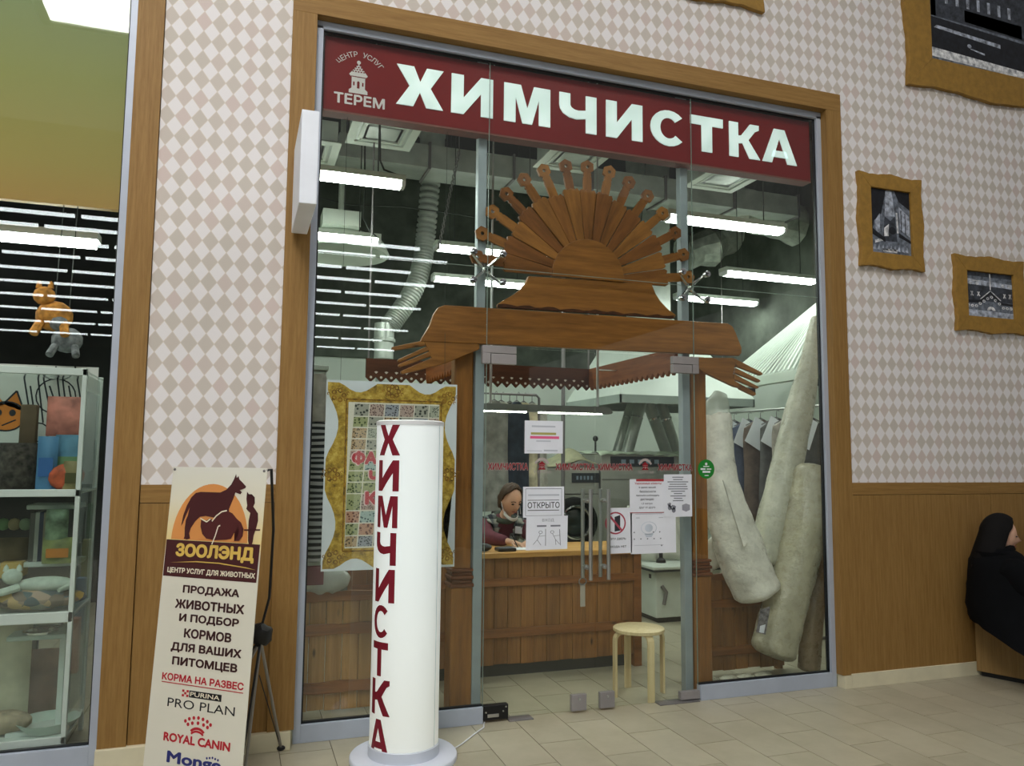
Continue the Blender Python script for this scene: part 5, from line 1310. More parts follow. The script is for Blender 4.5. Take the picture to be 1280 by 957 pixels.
for i in range(4):
    c = P(888 + 22 * i, 841 - 2.3 * i, .30); sc_.ball((c.x, .30, .028), (.075, .05, .028), 10)
sc_.build('film_scrap', M_RG, label='scraps of grey plastic film lying along the right window sill', cat='film', smooth=True, kind='stuff')

# ---- left window corner: zebra rug, beige roll, plastic parcel
def zebra():
    t = NT('zebra_fabric'); vec = t.coord('Object', (4, 4, 16)); n = t.node('ShaderNodeTexWave', wave_type='BANDS', bands_direction='Z'); n.inputs['Scale'].default_value = .55; n.inputs['Distortion'].default_value = 7.0; n.inputs['Detail'].default_value = 2; n.inputs['Detail Scale'].default_value = .6
    t.link(vec, n.inputs['Vector'])
    return t.fin(t.ramp(n.outputs[1], [(.46, lin((22, 24, 26))), (.54, lin((150, 150, 148)))]), .8)
zx = P(396, 600, .33)
MB().lathe([(.02, .95), (.07, .96), (.075, 1.0), (.075, 1.75), (.07, 1.80), (.02, 1.81)], (zx.x, .36, 0), 20).build('zebra_rug', zebra(), label='rolled black and white zebra rug at the left window edge', cat='rug', smooth=True)
bz = P(396, 490, .36)
MB().lathe([(.05, 0), (.055, .01), (.05, .28), (.04, .30), (.01, .30)], (zx.x - .005, .36, 1.811), 16).build('fabric_roll', FAB[7], label='short taupe fabric roll standing above the zebra rug', cat='fabric roll', smooth=True)
pc = P(410, 712, .36)
MB().ball((pc.x, .50, fz(736) + .075), (.16, .10, .085), 16, fn=lambda v: v + Vector((0, 0, .012 * math.sin(v.x * 70 + v.y * 40)))).build('plastic_parcel', film_mat('parcel_film', (190, 194, 186), .8), label='crinkled clear plastic parcel resting on the left fence', cat='parcel', smooth=True)
MB().box(.02, .16, .28, .34, .82, .93).build('maroon_box', plain('maroon_card', (92, 40, 48), .7), label='small maroon box at the lower left window edge', cat='box', bevel=.003)
sh = P(425, 460, 2.6)
MB().box(-.1, .35, 2.4, 2.9, 0, 2.35).box(-.12, .37, 2.38, 2.92, 2.35, 2.40).build('storage_cabinet', plain('cabinet_grey', (128, 132, 124), .5, var=.04), label='tall grey storage cabinet far inside the left window', cat='cabinet', bevel=.01)
bd = MB(); a = P(415, 478, 3.0)
bd.box(.5, 1.5, 3.3, 3.9, 0, 2.1); bd.build('press_machine', plain('press_grey', (88, 94, 90), .5, var=.08), label='dark pressing machine under the ribbed duct in the left window', cat='machine', bevel=.03)

# ---- papers and a calculator on the counter
MB().box(1.60, 1.86, 1.02, 1.22, .9005, .903).build('writing_pad', M_PAPER, label='white receipt pad under the woman\'s hands', cat='paper')
ca = thing('calculator', 'black calculator lying on the counter in front of the woman', 'calculator', (1.56, 1.0, .90))
MB().box(1.50, 1.64, .95, 1.06, .90, .925).build('body', M_BLACK, ca, bevel=.006)
MB().box(1.515, 1.625, 1.025, 1.05, .925, .927).build('display', plain('lcd', (90, 100, 92), .3), ca)
for i in range(5):
    for j in range(3): MB().box(1.515 + .023 * i, 1.53 + .023 * i, .96 + .02 * j, .973 + .02 * j, .925, .929).build('key', M_GREY, ca)
MB().ball((1.40, 1.02, .93), (.07, .05, .03), 12).build('black_pouch', M_BLACK, label='black cloth pouch at the left end of the counter', cat='pouch', smooth=True)

# ================================================================ light lines of the hall across the passage (seen mirrored in the glass)
proto = None; cnt = 0
ORD = ['the nearest', 'the second', 'the third', 'the fourth', 'the fifth', 'the sixth', 'the seventh', 'the eighth', 'the ninth', 'the farthest']
hall_y = [10.6, 11.5, 12.7, 13.9, 15.4, 17.0, 18.8, 21.0, 23.5, 26.0]
for j, yy in enumerate(hall_y):
    x_end = P(566 - 8 * j, 400, yy).x
    x = x_end - (.0 if j % 2 else .7)
    while x > max(-13, -10 - .25 * yy):
        loc = (x - .72, -yy, 5.75)
        if proto is None:
            proto = thing('light_line', 'fluorescent line in the nearest row from the passage under the dark hall ceiling', 'lamp', loc, group='light lines of the hall mirrored in the shop glass')
            MB().box(loc[0] - .72, loc[0] + .72, -yy - .04, -yy + .04, 5.75, 5.80).build('tube', M_HALLT, proto)
            MB().box(loc[0] - .73, loc[0] + .73, -yy - .05, -yy + .05, 5.80, 5.86).build('housing', M_CABLE, proto)
            MB().tube([(loc[0], -yy, 5.86), (loc[0], -yy, 6.3)], .01, 5).build('hanger', M_CABLE, proto)
        else: dup(proto, loc, label='fluorescent line in %s row from the passage under the dark hall ceiling' % ORD[j])
        x -= 1.55; cnt += 1

# ================================================================ PET SHOP WINDOW ON THE LEFT
pw = thing('window_2', None, None, (-2.2, 0, 0), kind='structure')
def pb_(name, *b, mat=M_ALU): return MB().box(*b).build(name, mat, pw, bevel=.002)
pb_('frame_jamb', -1.030, -.989, -.004, .05, 0, 8)
pb_('frame_sill', -5, -1.030, -.004, .05, 0, .098)
pb_('gasket', -1.038, -1.030, .02, .045, .098, 8, mat=M_GASK); pb_('gasket', -5, -1.03, .02, .045, .098, .107, mat=M_GASK)
MB().box(-5, -1.034, GY - .005, GY + .005, .1, 8).build('pane', M_GLASS, pw)
fas = P(0, 100, .0)
MB().box(-1.715, -1.675, -.03, .03, 2.9, 3.45).build('pull_handle', plain('handle_grey', (168, 172, 176), .4), pw, bevel=.004)
def grad():
    t = NT('green_amber_panel'); g = t.node('ShaderNodeNewGeometry'); sp = t.node('ShaderNodeSeparateXYZ'); t.link(g.outputs['Position'], sp.inputs[0])
    f = t.math('DIVIDE', t.math('SUBTRACT', sp.outputs[2], 3.0), 1.6)
    return t.fin(t.ramp(f, [(0.0, lin((186, 140, 72))), (.22, lin((172, 150, 76))), (.55, lin((154, 152, 78))), (.85, lin((142, 152, 100))), (1.0, lin((142, 152, 116)))]), .6)
MB().box(-5, -.80, .55, .60, 3.09, 5.5).build('amber_fascia_panel', grad(), label='wide green to amber fascia panel above the pet shop display', cat='billboard')  # fascia panel hung behind the pet shop glass, gradient in its colour
MB().box(-5, -.76, 5.0, 5.2, 0, 5.6).build('wall_pet_back', plain('pet_back_dark', (44, 46, 45), .8, var=.3, vscale=1.2), kind='structure')
pl_ = thing('ceiling_light', 'added tube light inside the pet shop behind the amber panel', 'lamp', (-2.2, 1.0, 2.95))  # added lamp that brightens the pet cabinet
MB().box(-3.2, -1.3, .95, 1.05, 2.95, 2.99).build('tube', M_TUBE, pl_); MB().box(-3.22, -1.28, .93, 1.07, 2.99, 3.04).tube([(-2.2, 1, 3.04), (-2.2, 1, 5.55)], .01, 5).build('housing', M_WHITE, pl_)

# glass display cabinet
kx0, kx1, ky0, ky1 = -2.9, -1.152, .075, .62
gc = thing('glass_cabinet', 'white framed glass display cabinet inside the pet shop window', 'cabinet', (-2.0, .35, 0))
M_CF = plain('cabinet_frame_white', (206, 212, 208), .4, var=.02)
for z in (2.045, 1.395, .75, .12):
    hh = .024 if z != .75 else .034
    MB().box(kx0, kx1, ky0, ky0 + .028, z - hh, z + hh * .6).build('front_rail', M_CF, gc, bevel=.003)
    MB().box(kx0, kx1, ky0 + .028, ky1, z - .008, z + .002).build('shelf', M_CF if z < 2 else M_GLASSC, gc)
for x, y in ((kx1, ky0), (kx1 - .0, ky1 - .028)):
    MB().box(x - .024, x, y, y + .028, .0, 2.06).build('corner_post', M_CF, gc, bevel=.003)
MB().box(kx1 - .012, kx1 - .006, ky0 + .028, ky1 - .028, .13, 2.03).build('side_glass', M_GLASSC, gc)
MB().box(kx0, kx1 - .024, ky0 + .010, ky0 + .015, .13, 2.03).build('front_glass', M_GLASSC, gc)
# drawings board at the back of the top shelf
bo = MB().box(-2.3, -1.18, .60, .612, 1.42, 2.12).build('drawing_board', plain('board_white', (206, 204, 200), .7, var=.03), label='white board with sketched cats behind the top cabinet shelf', cat='board')
bmf = lambda u, v: (u, .598, v)
O_ = plain('cat_orange', (206, 122, 50), .7); 
hx, hz_ = P(8, 520, .6).x, P(8, 520, .6).z
flat('cat_head_print', [circ(hx, hz_, .095, .085, 22), [(hx - .02, hz_ + .07), (hx + .045, hz_ + .15), (hx + .085, hz_ + .03)], [(hx - .09, hz_ + .03), (hx - .07, hz_ + .14), (hx - .01, hz_ + .07)]], O_, bo, bmf)
bmf2 = lambda u, v: (u, .5972, v)
flat('cat_line_print', ringq(hx, hz_, .090, .099, 24, sy=.9) + [bar(hx + .045, hz_ + .15, hx + .085, hz_ + .04, .01), bar(hx - .02, hz_ + .07, hx + .045, hz_ + .15, .01), circ(hx + .03, hz_ + .02, .018, .02, 10), circ(hx - .04, hz_ + .02, .018, .02, 10), bar(hx + .05, hz_ - .02, hx - .02, hz_ - .055, .008)], M_INK, bo, bmf2)
ex_ = [];
for i in range(9):
    a = P(30 + 8 * i, 470 + 14 * math.sin(i * 2.1), .6); b = P(38 + 8 * i, 520 + 16 * math.sin(i * 1.3), .6); ex_.append(bar(a.x, a.z, b.x, b.z, .009))
flat('sketch_lines_print', ex_ + ringq(P(70, 495, .6).x, P(70, 495, .6).z, .10, .108, 20) + ringq(P(48, 540, .6).x, P(48, 540, .6).z, .05, .058, 16), M_INK, bo, bmf2)
def pbox(name, label, cat, a, b, y0, y1, mat, bevel=.006, zs=None):
    p, q = P(*a, y=y0), P(*b, y=y0); z0, z1 = min(p.z, q.z), max(p.z, q.z)
    if zs is not None: z0 = zs
    return MB().box(p.x, q.x, y0, y1, z0, z1).build(name, mat, label=label, cat=cat, bevel=bevel)
S1, S2, S3 = 1.398, .753, .123
pbox('card_box', 'tall brown cardboard tube box on the top cabinet shelf', 'box', (26, 505), (40, 606), .40, .46, plain('card_brown', (104, 84, 66), .8), zs=S1)
# bags of pet food (pillow shapes)
def pouch(label, a, b, y, mat, base, th=.07, tilt=0.0, band=None):
    p, q = P(*a, y=y), P(*b, y=y); x0, x1, z1 = p.x, q.x, max(p.z, q.z); z0 = base
    m = MB(); n = 9
    for s in (-1, 1):
        m.surf(lambda u, v: Vector((x0 + (x1 - x0) * u, y + s * th * (math.sin(PI * u) ** .6) * (math.sin(PI * min(1, max(0, .06 + v * .92))) ** .5), z0 + (z1 - z0) * v)), n, n)
    o = m.build('food_bag', mat, label=label, cat='bag', smooth=True)
    if band:
        MB().add([(x0 + .15 * (x1 - x0), y - th - .004, z0 + .25 * (z1 - z0)), (x1 - .15 * (x1 - x0), y - th - .004, z0 + .25 * (z1 - z0)), (x1 - .15 * (x1 - x0), y - th - .004, z0 + .6 * (z1 - z0)), (x0 + .15 * (x1 - x0), y - th - .004, z0 + .6 * (z1 - z0))], [(0, 1, 2, 3)]).build('print_panel', band, o)
    return o
pouch('dark plush animal slumped at the left of the top cabinet shelf', (0, 553), (46, 606), .35, plain('plush_dark', (66, 58, 54), .95, var=.4, vscale=30, bump=.6), S1, .09)
pouch('light blue packet on the top cabinet shelf', (48, 545), (70, 606), .30, plain('pack_blue', (88, 130, 170), .4, var=.1), S1, .03, band=plain('pack_blue2', (60, 100, 160)))
pouch('blue packet with a dolphin shape beside the cabinet post', (70, 543), (102, 606), .38, plain('pack_blue3', (104, 148, 178), .4, var=.12, vscale=14), S1, .03, band=plain('pack_green', (120, 150, 110)))
rw = MB(); a = P(60, 595, .26); b = P(100, 560, .26)
rw.ball((a.x + .09, .25, S1 + .075), (.09, .05, .075), 14, fn=lambda v: v + Vector((.10 * (v.z - S1 - .05), 0, 0))); rw.build('rawhide_toy', plain('red_orange', (186, 84, 54), .6, var=.2, vscale=20), label='red and orange bone shaped toy on the top shelf', cat='toy', smooth=True)
pouch('olive labelled packet propped against the cabinet post on the top shelf', (80, 576), (102, 606), .22, plain('pack_olive', (150, 132, 92), .5, var=.15), S1, .025, band=plain('pack_olive2', (84, 78, 46)))
pouch('pink and white packet behind the blue packets', (60, 495), (104, 545), .46, plain('pack_pink', (196, 120, 108), .5, var=.2, vscale=12), P(80, 545, .46).z, .02)
# middle shelf: books, boxes, plants, cushion with a white plush cat
pbox('shelf_board', 'inner white shelf holding books inside the cabinet', 'shelf', (33, 631), (98, 636), .34, .58, M_CF)
bkc = [(90, 88, 84), (176, 176, 168), (44, 52, 78), (150, 140, 116), (40, 40, 44)]
for i in range(5):
    pbox('book', ['grey spined book leftmost under the inner shelf', 'pale spined book under the inner shelf', 'navy book with white spine text beside the pale book', 'tan book right of the navy book', 'black book rightmost beside the green packet'][i], 'book', (38 + 5.2 * i, 640), (42.4 + 5.2 * i, 702), .36, .52, plain('book_%d' % i, bkc[i], .6))
pbox('book_shelf', 'lower inner shelf under the books in the cabinet', 'shelf', (26, 703), (98, 707), .34, .58, M_CF)
pouch('silver and green packet hanging in the middle cabinet bay', (58, 636), (84, 680), .30, plain('pack_silver', (130, 150, 124), .25, .2, var=.35, vscale=14), P(70, 680, .3).z, .02)
pouch('lime and orange packet standing right of the books', (54, 672), (92, 704), .30, plain('pack_lime', (140, 146, 92), .45, var=.25, vscale=12), P(70, 704, .3).z, .03, band=plain('pack_orange', (206, 128, 52)))
pbox('wicker_box', 'yellow cardboard tray at the left of the cabinet', 'box', (0, 703), (26, 722), .30, .45, plain('tray_yellow', (190, 156, 84), .8))
pouch('brown paper sack behind the yellow tray', (0, 672), (34, 703), .40, plain('sack_brown', (98, 84, 60), .9, var=.2), P(10, 703, .4).z, .05)
for i, c in enumerate(((96, 130, 84), (150, 134, 96), (120, 140, 110))):
    cc = P(4 + 14 * i, 655, .45); MB().ball((cc.x, .45, cc.z), (.035, .03, .035), 10).build('potted_toy', plain('toy_%d' % i, c, .7, var=.2), label=['green round toy at the far left of the middle bay', 'tan round toy between two green ones', 'pale green round toy left of the books'][i], cat='toy', smooth=True)
cz = S2 + .035
cu = MB(); cu.ball((-1.36, .27, cz + .028), (.24, .13, .058), 20)
def qm_():
    t = NT('patchwork_cushion'); vec = t.coord('Object'); vo = t.node('ShaderNodeTexVoronoi'); vo.inputs['Scale'].default_value = 17; t.link(vec, vo.inputs['Vector'])
    sp = t.node('ShaderNodeSeparateXYZ'); t.link(vo.outputs['Color'], sp.inputs[0])
    return t.fin(t.ramp(sp.outputs[0], [(.0, lin((54, 60, 66))), (.3, lin((98, 128, 140))), (.5, lin((196, 160, 70))), (.7, lin((178, 150, 134))), (1.0, lin((62, 56, 50)))]), .85)
cu.build('pet_cushion', qm_(), label='patchwork pet cushion on the middle cabinet shelf', cat='cushion', smooth=True)
kt = thing('plush_cat', 'white plush cat lying on the patchwork cushion', 'toy', (-1.36, .25, cz + .08))
M_PL = plain('plush_white', (196, 204, 194), .95, var=.06, vscale=30, bump=.4)
MB().ball((-1.32, .25, cz + .105), (.15, .06, .042), 16).build('body', M_PL, kt, smooth=True)
hd_ = MB().ball((-1.475, .22, cz + .155), (.05, .045, .042), 14).build('head', M_PL, kt, smooth=True)
for s in (-.03, .03): MB().lathe([(.016, 0), (.011, .022), (.001, .036)], (-1.475 + s, .22, cz + .185), 8).build('ear', M_PL, hd_, smooth=True)
MB().tube([(-1.44, .20, cz + .10), (-1.50, .15, cz + .085), (-1.54, .14, cz + .08)], [.022, .02, .016], 8).build('front_leg', M_PL, kt, smooth=True)
MB().tube([(-1.19, .26, cz + .10), (-1.13 - .08, .2, cz + .09), (-1.24, .16, cz + .082)], [.018, .016, .012], 8).build('tail', M_PL, kt, smooth=True)
# bottom bay: feeding stand, linen bag, white tray
fs = thing('feeding_stand', 'grey feeding stand with steel bowls in the bottom cabinet bay', 'stand', (-1.33, .30, S3))
MB().box(-1.47, -1.19, .16, .46, .615, .64).build('table_plate', plain('stand_grey', (168, 182, 174), .5), fs, bevel=.006)
for yy in (.24, .38): MB().lathe([(.085, 0), (.085, .012), (.07, .012), (.055, -.03), (.002, -.03)], (-1.33, yy, .64), 20).build('bowl', M_CHROME, fs, smooth=True)
MB().box(-1.24, -1.21, .27, .33, S3, .615).build('stand_post', M_CF, fs, bevel=.004); MB().box(-1.45, -1.19, .18, .44, S3, S3 + .02).build('stand_foot', M_CF, fs)
pouch('cream linen laundry bag hanging in the bottom cabinet bay', (-6, 776), (34, 898), .36, plain('linen', (196, 190, 164), .9, var=.08, vscale=8), S3 + .05, .07)
pouch('brown pet food sack behind the feeding stand', (34, 812), (78, 890), .52, plain('sack_rust', (120, 84, 70), .8, var=.2, vscale=8), S3, .05)
tr_ = MB(); c = P(60, 897, .25)
tr_.lathe([(.02, .0), (.11, .0), (.15, .05), (.155, .055), (.13, .045), (.10, .012), (.02, .012)], (c.x, .26, S3 + .003), 24); tr_.build('litter_tray', plain('tray_pale', (196, 210, 200), .4), label='pale round tray at the bottom of the glass cabinet', cat='tray', smooth=True)
c = P(14, 905, .25); MB().ball((c.x - .03, .25, S3 + .06), (.13, .08, .06), 14).build('pet_bed', plain('bed_beige', (150, 132, 108), .95, var=.2, vscale=18, bump=.5), label='beige fluffy pet bed in the bottom left of the cabinet', cat='pet bed', smooth=True)
# hanging plush near the ceiling of the display
for nm, px, py, sx, c1 in (('orange plush fox hanging high in the pet shop window', 68, 395, .10, (190, 130, 60)), ('grey plush rabbit hanging below the orange one', 84, 425, .085, (120, 122, 124))):
    p = P(px, py, .5); t = thing('hanging_plush', nm, 'toy', (p.x, .5, p.z))
    M_P = plain('plush_%d' % px, c1, .95, var=.25, vscale=25, bump=.4)
    MB().ball((p.x, .5, p.z), (sx, sx * .8, sx * .9), 14).build('body', M_P, t, smooth=True)
    hb = MB().ball((p.x - sx * .5, .46, p.z + sx * 1.1), (sx * .6, sx * .55, sx * .55), 12).build('head', M_P, t, smooth=True)
    for s in (-.3, .3): MB().lathe([(sx * .18, 0), (sx * .12, sx * .3), (.002, sx * .45)], (p.x - sx * .5 + s * sx, .46, p.z + sx * 1.55), 8).build('ear', M_P, hb, smooth=True)
    for s in (-1, 1): MB().tube([(p.x + s * sx * .6, .45, p.z - sx * .5), (p.x + s * sx * .8, .40, p.z - sx * 1.2)], sx * .25, 8).build('leg', M_P, t, smooth=True)
    MB().tube([(p.x, .5, p.z + sx * .8), (p.x, .565, 3.1)], .003, 5).build('string', M_CABLE, t)

# more goods in the middle bay and around it
rng = random.Random(3)
jar = [((120, 150, 92), 'green lidded jar', 12), ((170, 120, 70), 'amber lidded jar', 18.5), ((96, 116, 140), 'blue lidded jar', 25)]
for c_, nm, px in jar:
    p = P(px, 700, .50); zb = P(px, 703, .50).z
    t = thing('treat_jar', nm + ' behind the brown sack in the pet cabinet', 'jar', (p.x, .52, zb))
    MB().lathe([(.022, 0), (.026, .006), (.026, .07), (.02, .08)], (p.x, .52, zb), 14).build('jar_body', plain('jar_%d' % int(px), c_, .3, spec=.6), t, smooth=True)
    MB().lathe([(.022, .08), (.024, .083), (.024, .098), (.02, .1)], (p.x, .52, zb), 14).build('jar_lid', M_WHITE, t, smooth=True)
pj = P(0, 703, .5); MB().box(kx0 + .1, P(36, 703, .5).x, .46, .60, pj.z - .014, pj.z).build('jar_shelf', M_CF, label='short inner shelf under the lidded jars in the pet cabinet', cat='shelf')
for i, (px0, px1, top, c_, lab) in enumerate(((34, 47, 800, (60, 62, 60), 'black feeder box behind the linen bag'), (82, 89, 815, (150, 156, 148), 'pale folded crate side by the cabinet post'))):
    p, q = P(px0, top, .56), P(px1, top, .56); MB().box(p.x, q.x, .55, .60, S3 + .002, p.z).build('feeder_box', plain('feeder_%d' % i, c_, .6), label=lab, cat='box', bevel=.004)
for i in range(6):
    p = P(96 + 1.2 * i, 640, .4); MB().box(-1.10 + .0 * i, -1.05, .70 + .12 * i, .76 + .12 * i, .3 + .2 * i, .62 + .22 * i).build('hanging_pack', plain('hang_%d' % i, [(150, 96, 90), (96, 120, 140), (140, 138, 96), (90, 110, 90), (160, 150, 140), (120, 90, 120)][i], .5), label=['rose', 'blue', 'olive', 'green', 'ivory', 'mauve'][i] + ' pack on the hook wall right of the pet cabinet', cat='pack', bevel=.004, group='packs on the hook wall in the pet shop')
hw_ = thing('hook_wall', 'grey hook wall right of the glass pet cabinet', 'rack', (-.95, 1.2, 0))
MB().box(-1.03, -1.01, .66, 1.7, 0, 2.0).build('back_panel', plain('hook_grey', (120, 128, 124), .6), hw_)
for i in range(6): MB().tube([(-1.02, .73 + .12 * i, .60 + .22 * i), (-1.08, .73 + .12 * i, .60 + .22 * i)], .004, 6).build('hook', M_STEEL, hw_)

# ================================================================ PEOPLE
def skin_mesh(nodes, edges, root, sub=2):
    """one continuous tapering surface grown over a jointed skeleton; returns vertices and faces"""
    names = list(nodes); ix = {n: i for i, n in enumerate(names)}
    me = bpy.data.meshes.new('skel'); me.from_pydata([nodes[n][0] for n in names], [(ix[a], ix[b]) for a, b in edges], [])
    o = bpy.data.objects.new('skel', me); COL.objects.link(o)
    md = o.modifiers.new('skin', 'SKIN'); md.use_smooth_shade = True; md.branch_smoothing = .6
    for n in names:
        sv = me.skin_vertices[0].data[ix[n]]; r = nodes[n][1]
        sv.radius = r if isinstance(r, (tuple, list)) else (r, r); sv.use_root = (n == root)
    s = o.modifiers.new('sub', 'SUBSURF'); s.levels = sub; s.render_levels = sub
    bpy.context.view_layer.update()
    ev = o.evaluated_get(bpy.context.evaluated_depsgraph_get()); m = ev.to_mesh()
    v = [tuple(q.co) for q in m.vertices]; f = [tuple(p.vertices) for p in m.polygons]
    ev.to_mesh_clear(); bpy.data.objects.remove(o); bpy.data.meshes.remove(me)
    return v, f
def head_geo(c, fwd, up, s=1.0, n=28):
    """a head with brow, nose, lips, chin and ears, facing fwd"""
    f = Vector(fwd).normalized(); u = Vector(up); u = (u - f * u.dot(f)).normalized(); r = f.cross(u)
    c = Vector(c); vs = []; m = n // 2 + 6
    for i in range(m + 1):
        t = -PI / 2 + PI * i / m
        for j in range(n):
            q = 2 * PI * j / n
            x, y, z = math.cos(t) * math.sin(q), math.cos(t) * math.cos(q), math.sin(t)     # x side, y front, z up
            sx, sy, sz = x * .076, y * .097, z * .118
            if z < -.1:
                k = min(1, (-.1 - z) / .9); sx *= 1 - .38 * k; sy *= 1 - .10 * k
                if y > 0: sy += .012 * k
            fr = max(0, y) ** 3 * math.exp(-(x / .22) ** 2)
            sy += .033 * fr * math.exp(-((z + .20) / .13) ** 2)            # nose tip
            sy += .012 * fr * math.exp(-((z + .02) / .14) ** 2)            # bridge
            sy += .007 * max(0, y) ** 3 * math.exp(-(x / .35) ** 2) * math.exp(-((z + .50) / .07) ** 2)   # lips
            sy += .006 * max(0, y) ** 3 * math.exp(-(x / .3) ** 2) * math.exp(-((z + .78) / .09) ** 2)    # chin
            for e in (-1, 1): sy -= .011 * max(0, y) * math.exp(-((x - e * .38) / .17) ** 2 - ((z - .02) / .12) ** 2)   # eye hollows
            for e in (-1, 1): sx += e * .014 * math.exp(-((y + .08) / .16) ** 2 - ((z + .08) / .22) ** 2) * (1 if x * e > .6 else 0)   # ears
            vs.append(c + (r * sx + f * sy + u * sz) * s)
    fs = [(i * n + j, i * n + (j + 1) % n, (i + 1) * n + (j + 1) % n, (i + 1) * n + j) for i in range(m) for j in range(n)]
    def at(x, y, z): return c + (r * x + f * y + u * z) * s
    return vs, fs, at, (r, f, u)
def hand_nodes(N, E, wrist, pre, d, palm, spread, r=.0085, curl=.6, side=1):
    """palm, four unequal bent fingers and a thumb leaving the palm's side"""
    d = Vector(d).normalized(); nrm = Vector(palm).normalized(); sd = d.cross(nrm).normalized() * side
    w = Vector(wrist); pc = w + d * .045
    N[pre + 'palm'] = (tuple(pc), (.026, .015)); E.append((pre + 'wrist', pre + 'palm'))
    for k, (o, L) in enumerate(((-.026, .062), (-.009, .072), (.009, .070), (.026, .056))):
        b = w + d * .085 + sd * o; k1 = b + (d * math.cos(curl) + nrm * math.sin(curl)) * L * .45; k2 = k1 + (d * math.cos(curl * 2.1) + nrm * math.sin(curl * 2.1)) * L * .45
        for nm, p, rr in (('b', b, r * 1.15), ('m', k1, r), ('t', k2, r * .8)): N['%s%d%s' % (pre, k, nm)] = (tuple(p), rr)
        E += [(pre + 'palm', '%s%db' % (pre, k)), ('%s%db' % (pre, k), '%s%dm' % (pre, k)), ('%s%dm' % (pre, k), '%s%dt' % (pre, k))]
    b = w + d * .03 - sd * .032 + nrm * .008; k1 = b + d * .03 - sd * .016 + nrm * .016; k2 = k1 + d * .028 + sd * .006 + nrm * .014
    for nm, p, rr in (('hb', b, r * 1.2), ('hm', k1, r * 1.1), ('ht', k2, r * .85)): N[pre + nm] = (tuple(p), rr)
    E += [(pre + 'palm', pre + 'hb'), (pre + 'hb', pre + 'hm'), (pre + 'hm', pre + 'ht')]
M_SKINW = plain('skin', (220, 174, 148), .55, var=.05, vscale=8)
M_HAIR = plain('hair_brown', (70, 50, 34), .6, var=.14, vscale=60); M_HAIRD = plain('hair_black', (11, 9, 9), .8, spec=.2, var=.3, vscale=40)
M_EYE = plain('eye_dark', (40, 28, 24), .3); M_LIP = plain('lips', (160, 88, 82), .5)
M_BURG = plain('burgundy_knit', (104, 52, 64), .85, var=.10, vscale=20, bump=.3, bscale=120)
def plaid():
    t = NT('plaid_wool'); vec = t.coord('Object'); sp = t.node('ShaderNodeSeparateXYZ'); t.link(vec, sp.inputs[0])
    def stripe(sock, k, w): return t.math('LESS_THAN', t.math('FRACT', t.math('MULTIPLY', sock, k)), w)
    a = t.math('ADD', stripe(sp.outputs[0], 14, .45), stripe(sp.outputs[2], 14, .45)); b = t.math('ADD', stripe(sp.outputs[0], 28, .18), stripe(sp.outputs[2], 28, .18))
    f = t.math('ADD', t.math('MULTIPLY', a, .36), t.math('MULTIPLY', b, .14))
    return t.fin(t.ramp(f, [(.0, lin((168, 168, 158))), (.36, lin((104, 108, 108))), (.72, lin((38, 42, 50))), (1.0, lin((26, 28, 36)))]), .9)
M_PLAID = plaid()
# ---- the woman writing at the counter
wm = thing('person', 'woman in a burgundy sweater and plaid vest writing behind the counter', 'person', (1.74, 1.74, 0))
N = {'pelvis': ((1.74, 1.80, .60), .125), 'belly': ((1.74, 1.77, .74), .112), 'chest': ((1.75, 1.73, .90), .118), 'upper': ((1.76, 1.68, 1.01), .088), 'neck': ((1.77, 1.61, 1.11), .052), 'nape': ((1.775, 1.565, 1.19), .05),
     'rsh': ((1.60, 1.66, 1.035), .062), 'relb': ((1.565, 1.47, .955), .044), 'rwrist': ((1.695, 1.265, .940), .026),
     'lsh': ((1.93, 1.68, 1.03), .062), 'lelb': ((1.985, 1.50, .955), .044), 'lwrist': ((1.865, 1.28, .938), .026),
     'rhip': ((1.65, 1.78, .57), .09), 'rknee': ((1.62, 1.60, .54), .062), 'rank': ((1.62, 1.62, .10), .04), 'rtoe': ((1.62, 1.50, .045), .036),
     'lhip': ((1.83, 1.78, .57), .09), 'lknee': ((1.86, 1.60, .54), .062), 'lank': ((1.86, 1.62, .10), .04), 'ltoe': ((1.86, 1.50, .045), .036)}
E_ = [('pelvis', 'belly'), ('belly', 'chest'), ('chest', 'upper'), ('upper', 'neck'), ('neck', 'nape'), ('upper', 'rsh'), ('rsh', 'relb'), ('relb', 'rwrist'), ('upper', 'lsh'), ('lsh', 'lelb'), ('lelb', 'lwrist'),
      ('pelvis', 'rhip'), ('rhip', 'rknee'), ('rknee', 'rank'), ('rank', 'rtoe'), ('pelvis', 'lhip'), ('lhip', 'lknee'), ('lknee', 'lank'), ('lank', 'ltoe')]
N2 = dict(N); E2 = list(E_)
hand_nodes(N2, E2, N['rwrist'][0], 'r', (.72, -.55, -.14), (-.05, .0, -1), 1, curl=.55)
hand_nodes(N2, E2, N['lwrist'][0], 'l', (-.62, -.75, -.12), (0, 0, -1), 1, curl=.35, side=-1)
v, f = skin_mesh(N2, E2, 'pelvis', 2)
m = MB(); m.add(v, f)
HF, HU = Vector((.20, -.90, -.40)), Vector((.06, -.34, .94))
hc = Vector((1.786, 1.515, 1.252))
hv, hf, at, ax = head_geo(hc, HF, HU, 1.06)
m.add(hv, hf); m.build('body', M_SKINW, wm, smooth=True, angle=180)
